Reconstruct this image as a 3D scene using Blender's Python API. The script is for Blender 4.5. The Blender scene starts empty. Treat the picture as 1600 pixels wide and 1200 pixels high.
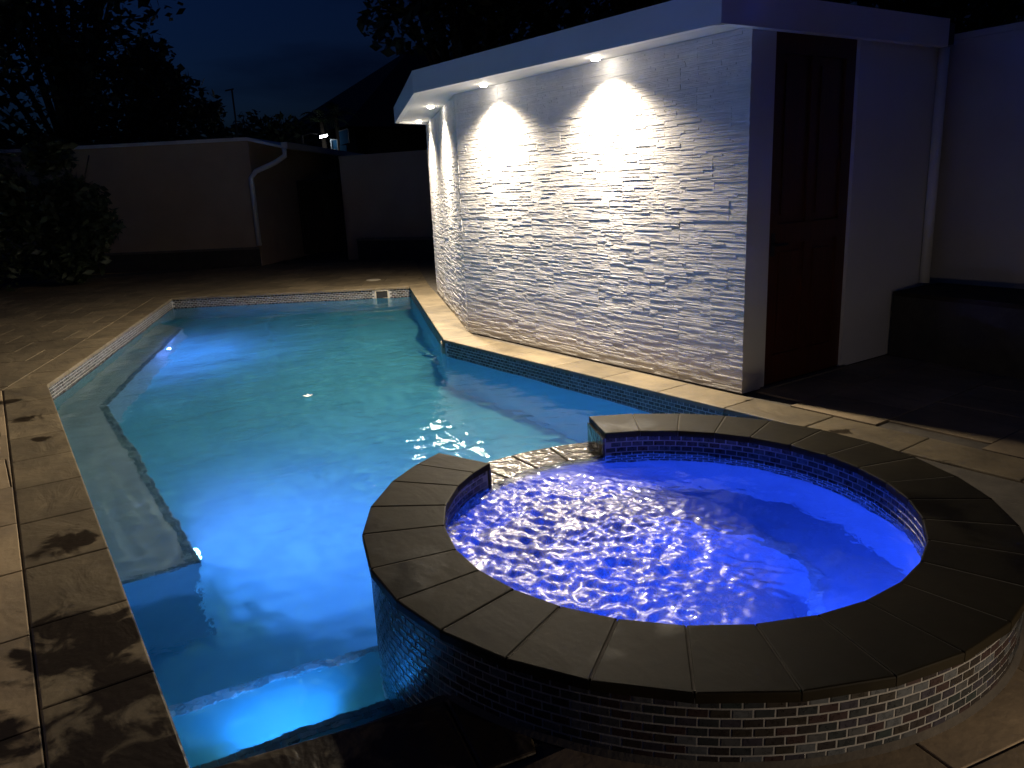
import bpy, bmesh, math, random
import numpy as np
from mathutils import Vector, Matrix, geometry

random.seed(11)
rng = np.random.default_rng(5)
S = bpy.context.scene
COL = S.collection
R = math.radians

# ------------------------------------------------------------------ camera
cam = bpy.data.cameras.new('camera')
cam.sensor_fit = 'HORIZONTAL'
cam.sensor_width = 36.0
cam.lens = 36.0 * 1209.08 / 1600.0
cam.clip_start = 0.05
cam.clip_end = 1000.0
camo = bpy.data.objects.new('camera', cam)
COL.objects.link(camo)
rx = Vector((0.8230, -0.5663, -0.0448)).normalized()
fw = Vector((0.5402, 0.8045, -0.2470))
fw = (fw - rx * fw.dot(rx)).normalized()
up = rx.cross(fw).normalized()
m = Matrix((rx, up, -fw)).transposed().to_4x4()
m.translation = Vector((0, 0, 1.5))
camo.matrix_world = m
S.camera = camo

# ------------------------------------------------------------------ render
S.view_settings.view_transform = 'Standard'
S.view_settings.look = 'None'
S.view_settings.gamma = 1.0
S.view_settings.use_curve_mapping = False
S.view_settings.exposure = 0.0
S.render.engine = 'CYCLES'
cy = S.cycles
cy.use_denoising = True
cy.volume_bounces = 1
cy.max_bounces = 10
cy.diffuse_bounces = 4
cy.glossy_bounces = 4
cy.transmission_bounces = 8
cy.transparent_max_bounces = 8
cy.caustics_reflective = False
cy.caustics_refractive = True
cy.blur_glossy = 0.5
cy.sample_clamp_indirect = 4.0

# ------------------------------------------------------------------ dusk sky
world = bpy.data.worlds.new('World')
S.world = world
world.use_nodes = True
wn = world.node_tree.nodes
wl = world.node_tree.links
wn.clear()
w_out = wn.new('ShaderNodeOutputWorld')
w_bg = wn.new('ShaderNodeBackground')
w_sky = wn.new('ShaderNodeTexSky')
w_sky.sky_type = 'NISHITA'
w_sky.sun_disc = False
w_sky.sun_elevation = R(-3.0)
w_sky.sun_rotation = R(-60)
w_sky.air_density = 1.0
w_sky.dust_density = 0.6
w_sky.ozone_density = 3.0
w_co = wn.new('ShaderNodeTexCoord')
w_map = wn.new('ShaderNodeMapping')
w_map.inputs['Scale'].default_value = (2.2, 2.2, 9.0)
w_noi = wn.new('ShaderNodeTexNoise')
w_noi.inputs['Scale'].default_value = 1.6
w_noi.inputs['Detail'].default_value = 5.0
w_ramp = wn.new('ShaderNodeValToRGB')
w_ramp.color_ramp.elements[0].position = 0.46
w_ramp.color_ramp.elements[0].color = (1, 1, 1, 1)
w_ramp.color_ramp.elements[1].position = 0.68
w_ramp.color_ramp.elements[1].color = (0.42, 0.45, 0.5, 1)
w_mul = wn.new('ShaderNodeMixRGB')
w_mul.blend_type = 'MULTIPLY'
w_mul.inputs[0].default_value = 1.0
wl.new(w_co.outputs['Generated'], w_map.inputs['Vector'])
wl.new(w_map.outputs['Vector'], w_noi.inputs['Vector'])
wl.new(w_noi.outputs['Fac'], w_ramp.inputs['Fac'])
wl.new(w_sky.outputs['Color'], w_mul.inputs[1])
wl.new(w_ramp.outputs['Color'], w_mul.inputs[2])
w_tint = wn.new('ShaderNodeMixRGB')
w_tint.blend_type = 'MULTIPLY'
w_tint.inputs[0].default_value = 1.0
w_tint.inputs[2].default_value = (0.5, 1.45, 2.4, 1)
wl.new(w_mul.outputs['Color'], w_tint.inputs[1])
wl.new(w_tint.outputs['Color'], w_bg.inputs['Color'])
wl.new(w_bg.outputs['Background'], w_out.inputs['Surface'])
w_bg.inputs['Strength'].default_value = 0.15

# lamp powers (watts) and colours, used by the lamp builders below
DOWN_SPOT, DOWN_SPILL = 240.0, 600.0
C_DOWN = (1.0, 0.84, 0.62)
POOL_LED, C_POOL = 150.0, (0.18, 0.27, 1.0)
SPA_LED, C_SPA = 240.0, (0.032, 0.095, 1.0)
PORCH_A, PORCH_B, C_PORCH = 12.0, 25.0, (1.0, 0.66, 0.36)
STREET = 7.0


# ================================================================== helpers
def sock(n, *names):
    for k in names:
        if k in n.inputs:
            return n.inputs[k]


def material(name, c1, c2=None, scale=4.0, rough=0.6, rough2=None, bump=0.0, bscale=30.0,
             metal=0.0, rnd=0.0, stain=None, detail=6.0, spec=0.5, stretch=None, lo=0.35, hi=0.65,
             cleft=0.0, cscale=3.0, wet_dark=None):
    mt = bpy.data.materials.new(name)
    mt.use_nodes = True
    nt = mt.node_tree
    N, L = nt.nodes, nt.links
    p = N['Principled BSDF']
    p.inputs['Roughness'].default_value = rough
    p.inputs['Metallic'].default_value = metal
    s = sock(p, 'Specular IOR Level')
    if s:
        s.default_value = spec
    p.inputs['Base Color'].default_value = (*c1, 1)
    geo = N.new('ShaderNodeNewGeometry')
    vec = geo.outputs['Position']
    if stretch:
        mp = N.new('ShaderNodeMapping')
        mp.inputs['Scale'].default_value = stretch
        mp.inputs['Rotation'].default_value = (0.0, 0.0, 0.35)
        L.new(vec, mp.inputs['Vector'])
        vec = mp.outputs['Vector']
    col = None
    if c2:
        no = N.new('ShaderNodeTexNoise')
        no.inputs['Scale'].default_value = scale
        no.inputs['Detail'].default_value = detail
        no.inputs['Roughness'].default_value = 0.62
        L.new(vec, no.inputs['Vector'])
        cr = N.new('ShaderNodeValToRGB')
        cr.color_ramp.elements[0].position = lo
        cr.color_ramp.elements[0].color = (*c1, 1)
        cr.color_ramp.elements[1].position = hi
        cr.color_ramp.elements[1].color = (*c2, 1)
        L.new(no.outputs['Fac'], cr.inputs['Fac'])
        col = cr.outputs['Color']
        if rough2 is not None:
            mr = N.new('ShaderNodeMapRange')
            mr.inputs['From Min'].default_value = 0.3
            mr.inputs['From Max'].default_value = 0.7
            mr.inputs['To Min'].default_value = rough
            mr.inputs['To Max'].default_value = rough2
            L.new(no.outputs['Fac'], mr.inputs['Value'])
            L.new(mr.outputs['Result'], p.inputs['Roughness'])
    if rnd:
        oi = N.new('ShaderNodeObjectInfo')
        mr = N.new('ShaderNodeMapRange')
        mr.inputs['To Min'].default_value = 1.0 - rnd
        mr.inputs['To Max'].default_value = 1.0 + rnd
        L.new(oi.outputs['Random'], mr.inputs['Value'])
        mx = N.new('ShaderNodeMixRGB')
        mx.blend_type = 'MULTIPLY'
        mx.inputs[0].default_value = 1.0
        if col:
            L.new(col, mx.inputs[1])
        else:
            mx.inputs[1].default_value = (*c1, 1)
        L.new(mr.outputs['Result'], mx.inputs[2])
        col = mx.outputs['Color']
    if stain:
        # wet or dirty patches with outlines of their own
        sc, lo_, hi_, scol, srough = stain
        sn = N.new('ShaderNodeTexNoise')
        sn.inputs['Scale'].default_value = sc
        sn.inputs['Detail'].default_value = 4.0
        L.new(geo.outputs['Position'], sn.inputs['Vector'])
        sr = N.new('ShaderNodeMapRange')
        sr.inputs['From Min'].default_value = lo_
        sr.inputs['From Max'].default_value = hi_
        L.new(sn.outputs['Fac'], sr.inputs['Value'])
        mx = N.new('ShaderNodeMixRGB')
        L.new(sr.outputs['Result'], mx.inputs[0])
        if col:
            L.new(col, mx.inputs[1])
        else:
            mx.inputs[1].default_value = (*c1, 1)
        mx.inputs[2].default_value = (*scol, 1)
        col = mx.outputs['Color']
        rm = N.new('ShaderNodeMapRange')
        rm.inputs['To Min'].default_value = rough
        rm.inputs['To Max'].default_value = srough
        L.new(sr.outputs['Result'], rm.inputs['Value'])
        L.new(rm.outputs['Result'], p.inputs['Roughness'])
    if wet_dark:
        # splashed and plain darkened patches at given places, ragged by noise
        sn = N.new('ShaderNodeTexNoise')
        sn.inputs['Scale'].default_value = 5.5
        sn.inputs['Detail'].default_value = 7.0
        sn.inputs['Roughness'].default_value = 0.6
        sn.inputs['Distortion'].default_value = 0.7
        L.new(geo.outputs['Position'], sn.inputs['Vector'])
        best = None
        for wx, wy, wr in wet_dark:
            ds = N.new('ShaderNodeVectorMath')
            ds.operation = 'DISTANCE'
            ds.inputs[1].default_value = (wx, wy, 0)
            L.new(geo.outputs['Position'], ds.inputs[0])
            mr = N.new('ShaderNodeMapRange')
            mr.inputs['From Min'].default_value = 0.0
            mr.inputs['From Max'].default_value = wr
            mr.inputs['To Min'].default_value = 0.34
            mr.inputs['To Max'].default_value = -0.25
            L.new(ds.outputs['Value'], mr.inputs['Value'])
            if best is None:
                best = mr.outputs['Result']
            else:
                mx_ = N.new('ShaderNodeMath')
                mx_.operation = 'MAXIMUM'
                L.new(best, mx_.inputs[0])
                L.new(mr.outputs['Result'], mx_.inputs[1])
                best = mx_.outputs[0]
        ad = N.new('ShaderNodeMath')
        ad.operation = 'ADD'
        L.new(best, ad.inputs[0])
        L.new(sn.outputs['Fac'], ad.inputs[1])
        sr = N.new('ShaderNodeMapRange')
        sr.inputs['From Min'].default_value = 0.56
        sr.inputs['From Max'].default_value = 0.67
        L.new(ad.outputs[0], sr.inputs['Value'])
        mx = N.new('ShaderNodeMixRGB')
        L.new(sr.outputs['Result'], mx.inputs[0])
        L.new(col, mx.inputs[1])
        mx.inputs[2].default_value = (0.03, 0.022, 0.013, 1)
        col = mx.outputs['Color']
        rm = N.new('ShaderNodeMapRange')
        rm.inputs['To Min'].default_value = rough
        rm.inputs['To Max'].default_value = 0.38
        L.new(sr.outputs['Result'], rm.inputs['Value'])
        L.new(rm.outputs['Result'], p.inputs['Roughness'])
    if col:
        L.new(col, p.inputs['Base Color'])
    if bump or cleft:
        bn = N.new('ShaderNodeTexNoise')
        bn.inputs['Scale'].default_value = bscale
        bn.inputs['Detail'].default_value = 5.0
        L.new(vec, bn.inputs['Vector'])
        bp = N.new('ShaderNodeBump')
        bp.inputs['Strength'].default_value = 1.0
        bp.inputs['Distance'].default_value = bump
        L.new(bn.outputs['Fac'], bp.inputs['Height'])
        last = bp
        if cleft:
            mp = N.new('ShaderNodeMapping')
            mp.inputs['Scale'].default_value = (1.0, 0.45, 1.0)
            mp.inputs['Rotation'].default_value = (0, 0, 0.9)
            L.new(geo.outputs['Position'], mp.inputs['Vector'])
            cn = N.new('ShaderNodeTexNoise')
            cn.inputs['Scale'].default_value = cscale
            cn.inputs['Detail'].default_value = 3.0
            cn.inputs['Distortion'].default_value = 1.2
            L.new(mp.outputs['Vector'], cn.inputs['Vector'])
            b2 = N.new('ShaderNodeBump')
            b2.inputs['Strength'].default_value = 1.0
            b2.inputs['Distance'].default_value = cleft
            L.new(cn.outputs['Fac'], b2.inputs['Height'])
            L.new(bp.outputs['Normal'], b2.inputs['Normal'])
            last = b2
        L.new(last.outputs['Normal'], p.inputs['Normal'])
    return mt


def emitter(name, c, s):
    mt = bpy.data.materials.new(name)
    mt.use_nodes = True
    N = mt.node_tree.nodes
    N.remove(N['Principled BSDF'])
    e = N.new('ShaderNodeEmission')
    e.inputs['Color'].default_value = (*c, 1)
    e.inputs['Strength'].default_value = s
    mt.node_tree.links.new(e.outputs[0], N['Material Output'].inputs['Surface'])
    return mt


class MB:
    """collects polygons; build() links them as one mesh object"""

    def __init__(self):
        self.v, self.f, self.mi = [], [], []

    def add(self, vs, fs, mi=0):
        o = len(self.v)
        self.v += [tuple(x) for x in vs]
        self.f += [tuple(i + o for i in f) for f in fs]
        self.mi += [mi] * len(fs)

    def quad(self, a, b, c, d, mi=0):
        self.add([a, b, c, d], [(0, 1, 2, 3)], mi)

    def box(self, x0, x1, y0, y1, z0, z1, mi=0):
        self.add([(x0, y0, z0), (x1, y0, z0), (x1, y1, z0), (x0, y1, z0),
                  (x0, y0, z1), (x1, y0, z1), (x1, y1, z1), (x0, y1, z1)],
                 [(3, 2, 1, 0), (4, 5, 6, 7), (0, 1, 5, 4), (1, 2, 6, 5), (2, 3, 7, 6), (3, 0, 4, 7)], mi)

    def obox(self, p, u, w, n, lu, lw, ln, mi=0):
        """box from corner p along unit vectors u (length), w (height), n (depth)"""
        p, u, w, n = Vector(p), Vector(u) * lu, Vector(w) * lw, Vector(n) * ln
        c = [p, p + u, p + u + w, p + w, p + n, p + u + n, p + u + w + n, p + w + n]
        self.add(c, [(3, 2, 1, 0), (4, 5, 6, 7), (0, 1, 5, 4), (1, 2, 6, 5), (2, 3, 7, 6), (3, 0, 4, 7)], mi)

    def prism(self, poly, z0, z1, bev=0.0, mi=0, bottom=True):
        """upright prism over a convex counter-clockwise polygon, top edge rounded off by bev"""
        n = len(poly)
        rings = [[(x, y, z0) for x, y in poly]]
        if bev:
            rings.append([(x, y, z1 - bev) for x, y in poly])
            rings.append([(x, y, z1 - bev * 0.3) for x, y in inset(poly, bev * 0.3)])
            rings.append([(x, y, z1) for x, y in inset(poly, bev)])
        else:
            rings.append([(x, y, z1) for x, y in poly])
        vs = [v for r in rings for v in r]
        fs = []
        for k in range(len(rings) - 1):
            for i in range(n):
                j = (i + 1) % n
                fs.append((k * n + i, k * n + j, (k + 1) * n + j, (k + 1) * n + i))
        fs.append(tuple((len(rings) - 1) * n + i for i in range(n)))
        if bottom:
            fs.append(tuple(reversed(range(n))))
        self.add(vs, fs, mi)

    def tube(self, pts, rad, n=8, mi=0, caps=True):
        pts = [Vector(p) for p in pts]
        rads = rad if isinstance(rad, (list, tuple)) else [rad] * len(pts)
        vs, fs = [], []
        for k, p in enumerate(pts):
            t = (pts[min(k + 1, len(pts) - 1)] - pts[max(k - 1, 0)]).normalized()
            a = t.orthogonal().normalized() if k == 0 else (a - t * a.dot(t)).normalized()
            b = t.cross(a)
            for i in range(n):
                w = 2 * math.pi * i / n
                vs.append(p + (a * math.cos(w) + b * math.sin(w)) * rads[k])
        for k in range(len(pts) - 1):
            for i in range(n):
                j = (i + 1) % n
                fs.append((k * n + i, k * n + j, (k + 1) * n + j, (k + 1) * n + i))
        if caps:
            fs.append(tuple(reversed(range(n))))
            fs.append(tuple((len(pts) - 1) * n + i for i in range(n)))
        self.add(vs, fs, mi)

    def build(self, name, mats, parent=None, smooth=False, stuff=False):
        me = bpy.data.meshes.new(name)
        me.from_pydata(self.v, [], self.f)
        for mm in (mats if isinstance(mats, (list, tuple)) else [mats]):
            me.materials.append(mm)
        me.polygons.foreach_set('material_index', self.mi)
        if smooth:
            me.polygons.foreach_set('use_smooth', [True] * len(me.polygons))
        me.update()
        o = bpy.data.objects.new(name, me)
        COL.objects.link(o)
        if parent:
            o.parent = parent
        if stuff:
            o['kind'] = 'stuff'
        return o


def inset(poly, d):
    n = len(poly)
    out = []
    for i in range(n):
        p0, p1, p2 = Vector(poly[i - 1]), Vector(poly[i]), Vector(poly[(i + 1) % n])
        d1, d2 = (p1 - p0).normalized(), (p2 - p1).normalized()
        n1, n2 = Vector((-d1.y, d1.x)), Vector((-d2.y, d2.x))
        b = (n1 + n2)
        k = d / max(0.3, b.dot(n1))
        q = p1 + b * k
        out.append((q.x, q.y))
    return out


def clip(poly, conv):
    """Sutherland-Hodgman: poly clipped by a convex ccw polygon"""
    out = list(poly)
    m_ = len(conv)
    for i in range(m_):
        a, b = conv[i], conv[(i + 1) % m_]
        inp, out = out, []
        side = lambda p: (b[0] - a[0]) * (p[1] - a[1]) - (b[1] - a[1]) * (p[0] - a[0])
        for k in range(len(inp)):
            p, q = inp[k - 1], inp[k]
            sp, sq = side(p), side(q)
            if (sp >= 0) != (sq >= 0):
                t = sp / (sp - sq)
                out.append((p[0] + (q[0] - p[0]) * t, p[1] + (q[1] - p[1]) * t))
            if sq >= 0:
                out.append(q)
        if not out:
            return []
    res = []
    for p in out:
        if not res or math.hypot(p[0] - res[-1][0], p[1] - res[-1][1]) > 1e-4:
            res.append(p)
    if len(res) > 1 and math.hypot(res[0][0] - res[-1][0], res[0][1] - res[-1][1]) < 1e-4:
        res.pop()
    return res


def area(poly):
    return 0.5 * sum(poly[i - 1][0] * poly[i][1] - poly[i][0] * poly[i - 1][1] for i in range(len(poly)))


def tag(o, label=None, cat=None, group=None, kind=None):
    if label:
        o['label'] = label
    if cat:
        o['category'] = cat
    if group:
        o['group'] = group
    if kind:
        o['kind'] = kind
    return o


def thing(name, label, cat, loc=(0, 0, 0), group=None):
    o = bpy.data.objects.new(name, None)
    o.empty_display_size = 0.1
    o.location = loc
    COL.objects.link(o)
    return tag(o, label, cat, group)


def keep(o, parent):
    """parent a mesh built in world coordinates to a thing that stands elsewhere"""
    o.parent = parent
    o.matrix_parent_inverse = Matrix.Translation(-Vector(parent.location))
    return o


def lamp(kind, name, loc, energy, color, radius=0.03, direction=None, size=None, blend=1.0, parent=None, caustic=False):
    l = bpy.data.lights.new(name, kind)
    l.energy = energy
    l.color = color
    l.shadow_soft_size = radius
    if kind == 'SPOT':
        l.spot_size = size
        l.spot_blend = blend
    o = bpy.data.objects.new(name, l)
    COL.objects.link(o)
    o.location = loc
    if direction is not None:
        o.rotation_euler = Vector(direction).to_track_quat('-Z', 'Y').to_euler()
    if parent:
        keep(o, parent)
    try:
        l.cycles.is_caustics_light = caustic
    except Exception:
        pass
    return o


def receiver(o):
    try:
        o.cycles.is_caustics_receiver = True
    except Exception:
        pass
    return o


# ================================================================== materials
M = {}
WET_DARK = [(0.10, 2.95, 0.62), (0.20, 2.55, 0.55), (0.14, 2.10, 0.85), (0.12, 3.9, 0.30), (0.10, 6.6, 0.28), (0.0, 7.3, 0.22), (0.14, 5.9, 0.14),
       (-0.25, 2.55, 0.30), (0.45, 1.75, 0.75), (0.85, 1.65, 0.70), (3.84, 1.86, 0.40), (4.05, 2.55, 0.14), (3.9, 1.35, 0.3), (4.2, 3.35, 0.07)]  # near-end entries darken the whole coping there; the rest are splashes
M['plaster'] = material('pool_plaster', (0.13, 0.50, 0.55), (0.16, 0.55, 0.60), 2.0, 0.6, bump=0.002, bscale=9)
M['bench'] = material('bench_plaster', (0.62, 0.68, 0.70), (0.72, 0.76, 0.78), 5.0, 0.6, bump=0.002, bscale=14)
M['spa_plaster'] = material('spa_plaster', (0.20, 0.27, 0.36), (0.25, 0.32, 0.41), 3.0, 0.6, bump=0.002, bscale=12)
M['grout'] = material('tile_grout', (0.52, 0.51, 0.50), (0.42, 0.41, 0.40), 12, 0.9, bump=0.001, bscale=120)
M['spa_grout'] = material('spa_tile_grout', (0.36, 0.35, 0.335), (0.27, 0.265, 0.25), 12, 0.9, bump=0.001, bscale=120)
M['rim_mortar'] = material('rim_joint_mortar', (0.13, 0.115, 0.09), (0.08, 0.07, 0.055), 9, 0.9)
TILE_COLS = [(0.022, 0.019, 0.019), (0.034, 0.021, 0.021), (0.023, 0.027, 0.030), (0.075, 0.082, 0.09),
             (0.030, 0.028, 0.038), (0.020, 0.029, 0.030), (0.055, 0.057, 0.06), (0.028, 0.024, 0.020)]
TILE_W = [5, 4, 4, 3, 2, 1, 3, 2]
TRIM_COLS = [(0.20, 0.26, 0.27), (0.26, 0.33, 0.34), (0.16, 0.21, 0.22), (0.32, 0.40, 0.41)]
TRM = [material('trim_mosaic_%s' % n, c, tuple(x * 1.4 for x in c), 40, 0.4) for n, c in zip(('slate', 'grey', 'charcoal', 'pale'), TRIM_COLS)]
TM = [material('mosaic_glaze_%s' % n, c, tuple(min(1, x * 1.6) for x in c), 55, 0.2, rough2=0.42, bump=0.0006, bscale=90)
      for n, c in zip(('black', 'oxblood', 'charcoal', 'grey', 'plum', 'teal', 'slate', 'brown'), TILE_COLS)]
TS = [m_ for m_ in TM] + [M['grout']]
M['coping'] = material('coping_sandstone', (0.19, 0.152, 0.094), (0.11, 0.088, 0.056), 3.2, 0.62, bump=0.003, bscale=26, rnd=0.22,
                       cleft=0.012, cscale=5.5, wet_dark=WET_DARK)
M['spa_coping'] = material('spa_coping_slate', (0.028, 0.022, 0.011), (0.015, 0.012, 0.0065), 2.6, 0.62, bump=0.0012, bscale=24, rnd=0.3, spec=0.12,
                           cleft=0.004, cscale=4.0, stain=(2.2, 0.56, 0.66, (0.012, 0.010, 0.007), 0.35))
M['wet_slate'] = material('wet_spill_slate', (0.10, 0.088, 0.066), (0.065, 0.058, 0.046), 5, 0.10, bump=0.012, bscale=16, cleft=0.02, cscale=6)
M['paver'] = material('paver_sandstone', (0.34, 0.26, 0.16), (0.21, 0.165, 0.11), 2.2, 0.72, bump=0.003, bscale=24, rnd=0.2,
                      cleft=0.02, cscale=2.6, wet_dark=WET_DARK)
M['bed'] = material('paving_mortar', (0.12, 0.105, 0.085), (0.08, 0.07, 0.058), 8, 0.95, bump=0.003, bscale=60)
M['ground'] = material('dark_earth', (0.045, 0.038, 0.028), (0.03, 0.028, 0.02), 1.5, 0.95, bump=0.02, bscale=6)
M['white'] = material('white_render_paint', (0.74, 0.74, 0.74), (0.68, 0.68, 0.69), 1.2, 0.7, bump=0.0015, bscale=45)
M['trim'] = material('white_trim_paint', (0.86, 0.86, 0.85), (0.80, 0.80, 0.80), 2.5, 0.45, bump=0.0008, bscale=20)
M['soffit'] = material('soffit_board_paint', (0.76, 0.75, 0.73), (0.71, 0.70, 0.69), 2.0, 0.6, bump=0.0006, bscale=30)
M['ledge'] = material('white_ledgestone', (0.80, 0.785, 0.775), (0.70, 0.69, 0.685), 9, 0.8, bump=0.0025, bscale=60, rnd=0.06)
M['cream'] = material('cream_render', (0.52, 0.39, 0.26), (0.44, 0.33, 0.22), 1.0, 0.85, bump=0.002, bscale=40)
M['greywall'] = material('grey_render', (0.60, 0.57, 0.56), (0.50, 0.475, 0.47), 0.9, 0.85, bump=0.002, bscale=40)
M['darkstone'] = material('dark_planter_stone', (0.05, 0.045, 0.04), (0.03, 0.028, 0.026), 6, 0.75, bump=0.006, bscale=18)
M['capstone'] = material('planter_cap_stone', (0.16, 0.14, 0.115), (0.11, 0.10, 0.085), 5, 0.7, bump=0.003, bscale=26)
M['door'] = material('dark_timber_door', (0.095, 0.024, 0.010), (0.06, 0.016, 0.007), 5, 0.42, stretch=(9, 9, 0.7), bump=0.001, bscale=14)
M['fence'] = material('dark_timber_fence', (0.035, 0.026, 0.018), (0.022, 0.017, 0.013), 4, 0.85, stretch=(8, 8, 0.8), bump=0.003, bscale=10)
M['roof'] = material('dark_roof_tile', (0.03, 0.025, 0.023), (0.02, 0.018, 0.017), 4, 0.85, bump=0.01, bscale=8)
M['metal'] = material('dark_metal', (0.08, 0.08, 0.085), None, rough=0.45, metal=0.9)
M['steel'] = material('brushed_steel', (0.55, 0.56, 0.58), None, rough=0.3, metal=1.0)
M['soil'] = material('planter_soil', (0.03, 0.022, 0.015), (0.018, 0.014, 0.01), 12, 0.95, bump=0.02, bscale=20)
M['leaf'] = material('dark_foliage', (0.030, 0.048, 0.020), (0.018, 0.032, 0.014), 1.4, 0.6)
M['leaf_olive'] = material('olive_foliage', (0.042, 0.048, 0.020), (0.026, 0.034, 0.014), 1.4, 0.6)
M['bark'] = material('bark', (0.06, 0.045, 0.032), (0.035, 0.027, 0.02), 6, 0.9, bump=0.02, bscale=14)
M['blue_sign'] = material('blue_sign_paint', (0.03, 0.16, 0.34), (0.03, 0.13, 0.28), 4, 0.5)
M['pale_frame'] = material('pale_sign_frame', (0.5, 0.55, 0.58), None, rough=0.5)
M['lid'] = material('pale_plastic', (0.55, 0.50, 0.40), (0.48, 0.44, 0.35), 10, 0.5)
M['beige'] = material('beige_plastic', (0.55, 0.47, 0.36), (0.48, 0.41, 0.31), 8, 0.45)
M['whiteplastic'] = material('white_plastic', (0.85, 0.86, 0.88), None, rough=0.35)
M['skimmer_dark'] = material('skimmer_throat', (0.02, 0.02, 0.022), None, rough=0.6)
M['panel'] = material('spa_side_dark_tile', (0.030, 0.028, 0.045), (0.018, 0.017, 0.03), 9, 0.24, bump=0.02, bscale=10, stretch=(1, 1, 0.35))
M['lens_down'] = emitter('downlight_lens', (1.0, 0.9, 0.74), 55)
M['lens_pool'] = emitter('pool_led_lens', (0.35, 0.75, 1.0), 30)
M['lens_porch'] = emitter('porch_lens', C_PORCH, 12)
M['lens_street'] = emitter('street_lens', (0.95, 0.98, 1.0), 30)


def water_material(name, foam=False, bump=0.002, bscale=14.0, density=0.1, vcol=(0.5, 0.9, 1.0)):
    mt = bpy.data.materials.new(name)
    mt.use_nodes = True
    N, L = mt.node_tree.nodes, mt.node_tree.links
    N.remove(N['Principled BSDF'])
    out = N['Material Output']
    g = N.new('ShaderNodeBsdfGlass')
    g.inputs['IOR'].default_value = 1.333
    g.inputs['Roughness'].default_value = 0.0
    g.inputs['Color'].default_value = (0.82, 0.97, 1.0, 1)
    geo = N.new('ShaderNodeNewGeometry')
    n1 = N.new('ShaderNodeTexNoise')
    n1.inputs['Scale'].default_value = bscale
    n1.inputs['Detail'].default_value = 3.0
    L.new(geo.outputs['Position'], n1.inputs['Vector'])
    b = N.new('ShaderNodeBump')
    b.inputs['Distance'].default_value = bump
    b.inputs['Strength'].default_value = 1.0
    L.new(n1.outputs['Fac'], b.inputs['Height'])
    L.new(b.outputs['Normal'], g.inputs['Normal'])
    last = g.outputs[0]
    if foam:
        at = N.new('ShaderNodeAttribute')
        at.attribute_name = 'foam'
        ridges = []
        for sc_, di_, w_ in ((21.0, 2.6, 11.0), (47.0, 1.8, 9.0)):
            vn = N.new('ShaderNodeTexNoise')
            vn.inputs['Scale'].default_value = sc_
            vn.inputs['Detail'].default_value = 3.0
            vn.inputs['Distortion'].default_value = di_
            L.new(geo.outputs['Position'], vn.inputs['Vector'])
            sb = N.new('ShaderNodeMath')
            sb.operation = 'SUBTRACT'
            sb.inputs[1].default_value = 0.5
            L.new(vn.outputs['Fac'], sb.inputs[0])
            ab = N.new('ShaderNodeMath')
            ab.operation = 'ABSOLUTE'
            L.new(sb.outputs[0], ab.inputs[0])
            ml = N.new('ShaderNodeMath')
            ml.operation = 'MULTIPLY_ADD'
            ml.inputs[1].default_value = -w_
            ml.inputs[2].default_value = 1.25
            L.new(ab.outputs[0], ml.inputs[0])
            ridges.append(ml.outputs[0])
        mxr = N.new('ShaderNodeMath')
        mxr.operation = 'MAXIMUM'
        L.new(ridges[0], mxr.inputs[0])
        L.new(ridges[1], mxr.inputs[1])
        big = N.new('ShaderNodeTexNoise')
        big.inputs['Scale'].default_value = 7.0
        big.inputs['Detail'].default_value = 3.0
        L.new(geo.outputs['Position'], big.inputs['Vector'])
        bm = N.new('ShaderNodeMapRange')
        bm.inputs['From Min'].default_value = 0.35
        bm.inputs['From Max'].default_value = 0.60
        bm.inputs['To Min'].default_value = 0.35
        bm.inputs['To Max'].default_value = 1.0
        L.new(big.outputs['Fac'], bm.inputs['Value'])
        mr = N.new('ShaderNodeMath')
        mr.operation = 'MULTIPLY'
        mr.use_clamp = True
        L.new(mxr.outputs[0], mr.inputs[0])
        L.new(bm.outputs['Result'], mr.inputs[1])
        m3 = N.new('ShaderNodeMath')
        m3.operation = 'MULTIPLY'
        m3.use_clamp = True
        L.new(mr.outputs[0], m3.inputs[0])
        L.new(at.outputs['Fac'], m3.inputs[1])
        df = N.new('ShaderNodeBsdfDiffuse')
        df.inputs['Color'].default_value = (0.85, 0.86, 0.9, 1)
        tr = N.new('ShaderNodeBsdfTranslucent')
        tr.inputs['Color'].default_value = (0.8, 0.82, 0.9, 1)
        gl = N.new('ShaderNodeBsdfGlossy')
        gl.inputs['Color'].default_value = (0.9, 0.9, 0.95, 1)
        gl.inputs['Roughness'].default_value = 0.32
        fm = N.new('ShaderNodeMixShader')
        fm.inputs[0].default_value = 0.24
        L.new(df.outputs[0], fm.inputs[1])
        L.new(gl.outputs[0], fm.inputs[2])
        mx = N.new('ShaderNodeMixShader')
        mx.inputs[0].default_value = 0.25
        L.new(fm.outputs[0], mx.inputs[1])
        L.new(tr.outputs[0], mx.inputs[2])
        m2 = N.new('ShaderNodeMixShader')
        L.new(m3.outputs[0], m2.inputs[0])
        L.new(last, m2.inputs[1])
        L.new(mx.outputs[0], m2.inputs[2])
        last = m2.outputs[0]
    L.new(last, out.inputs['Surface'])
    if density:
        pv = N.new('ShaderNodeVolumePrincipled')
        pv.inputs['Color'].default_value = (*vcol, 1)
        pv.inputs['Density'].default_value = density
        pv.inputs['Anisotropy'].default_value = 0.3
        L.new(pv.outputs[0], out.inputs['Volume'])
    return mt


M['water'] = water_material('pool_water_surface', False, 0.0024, 20.0, 0.27, (0.55, 0.9, 0.97))
M['spa_water'] = water_material('spa_water_surface', True, 0.002, 30.0, 0.28, (0.75, 0.85, 1.0))

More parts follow.
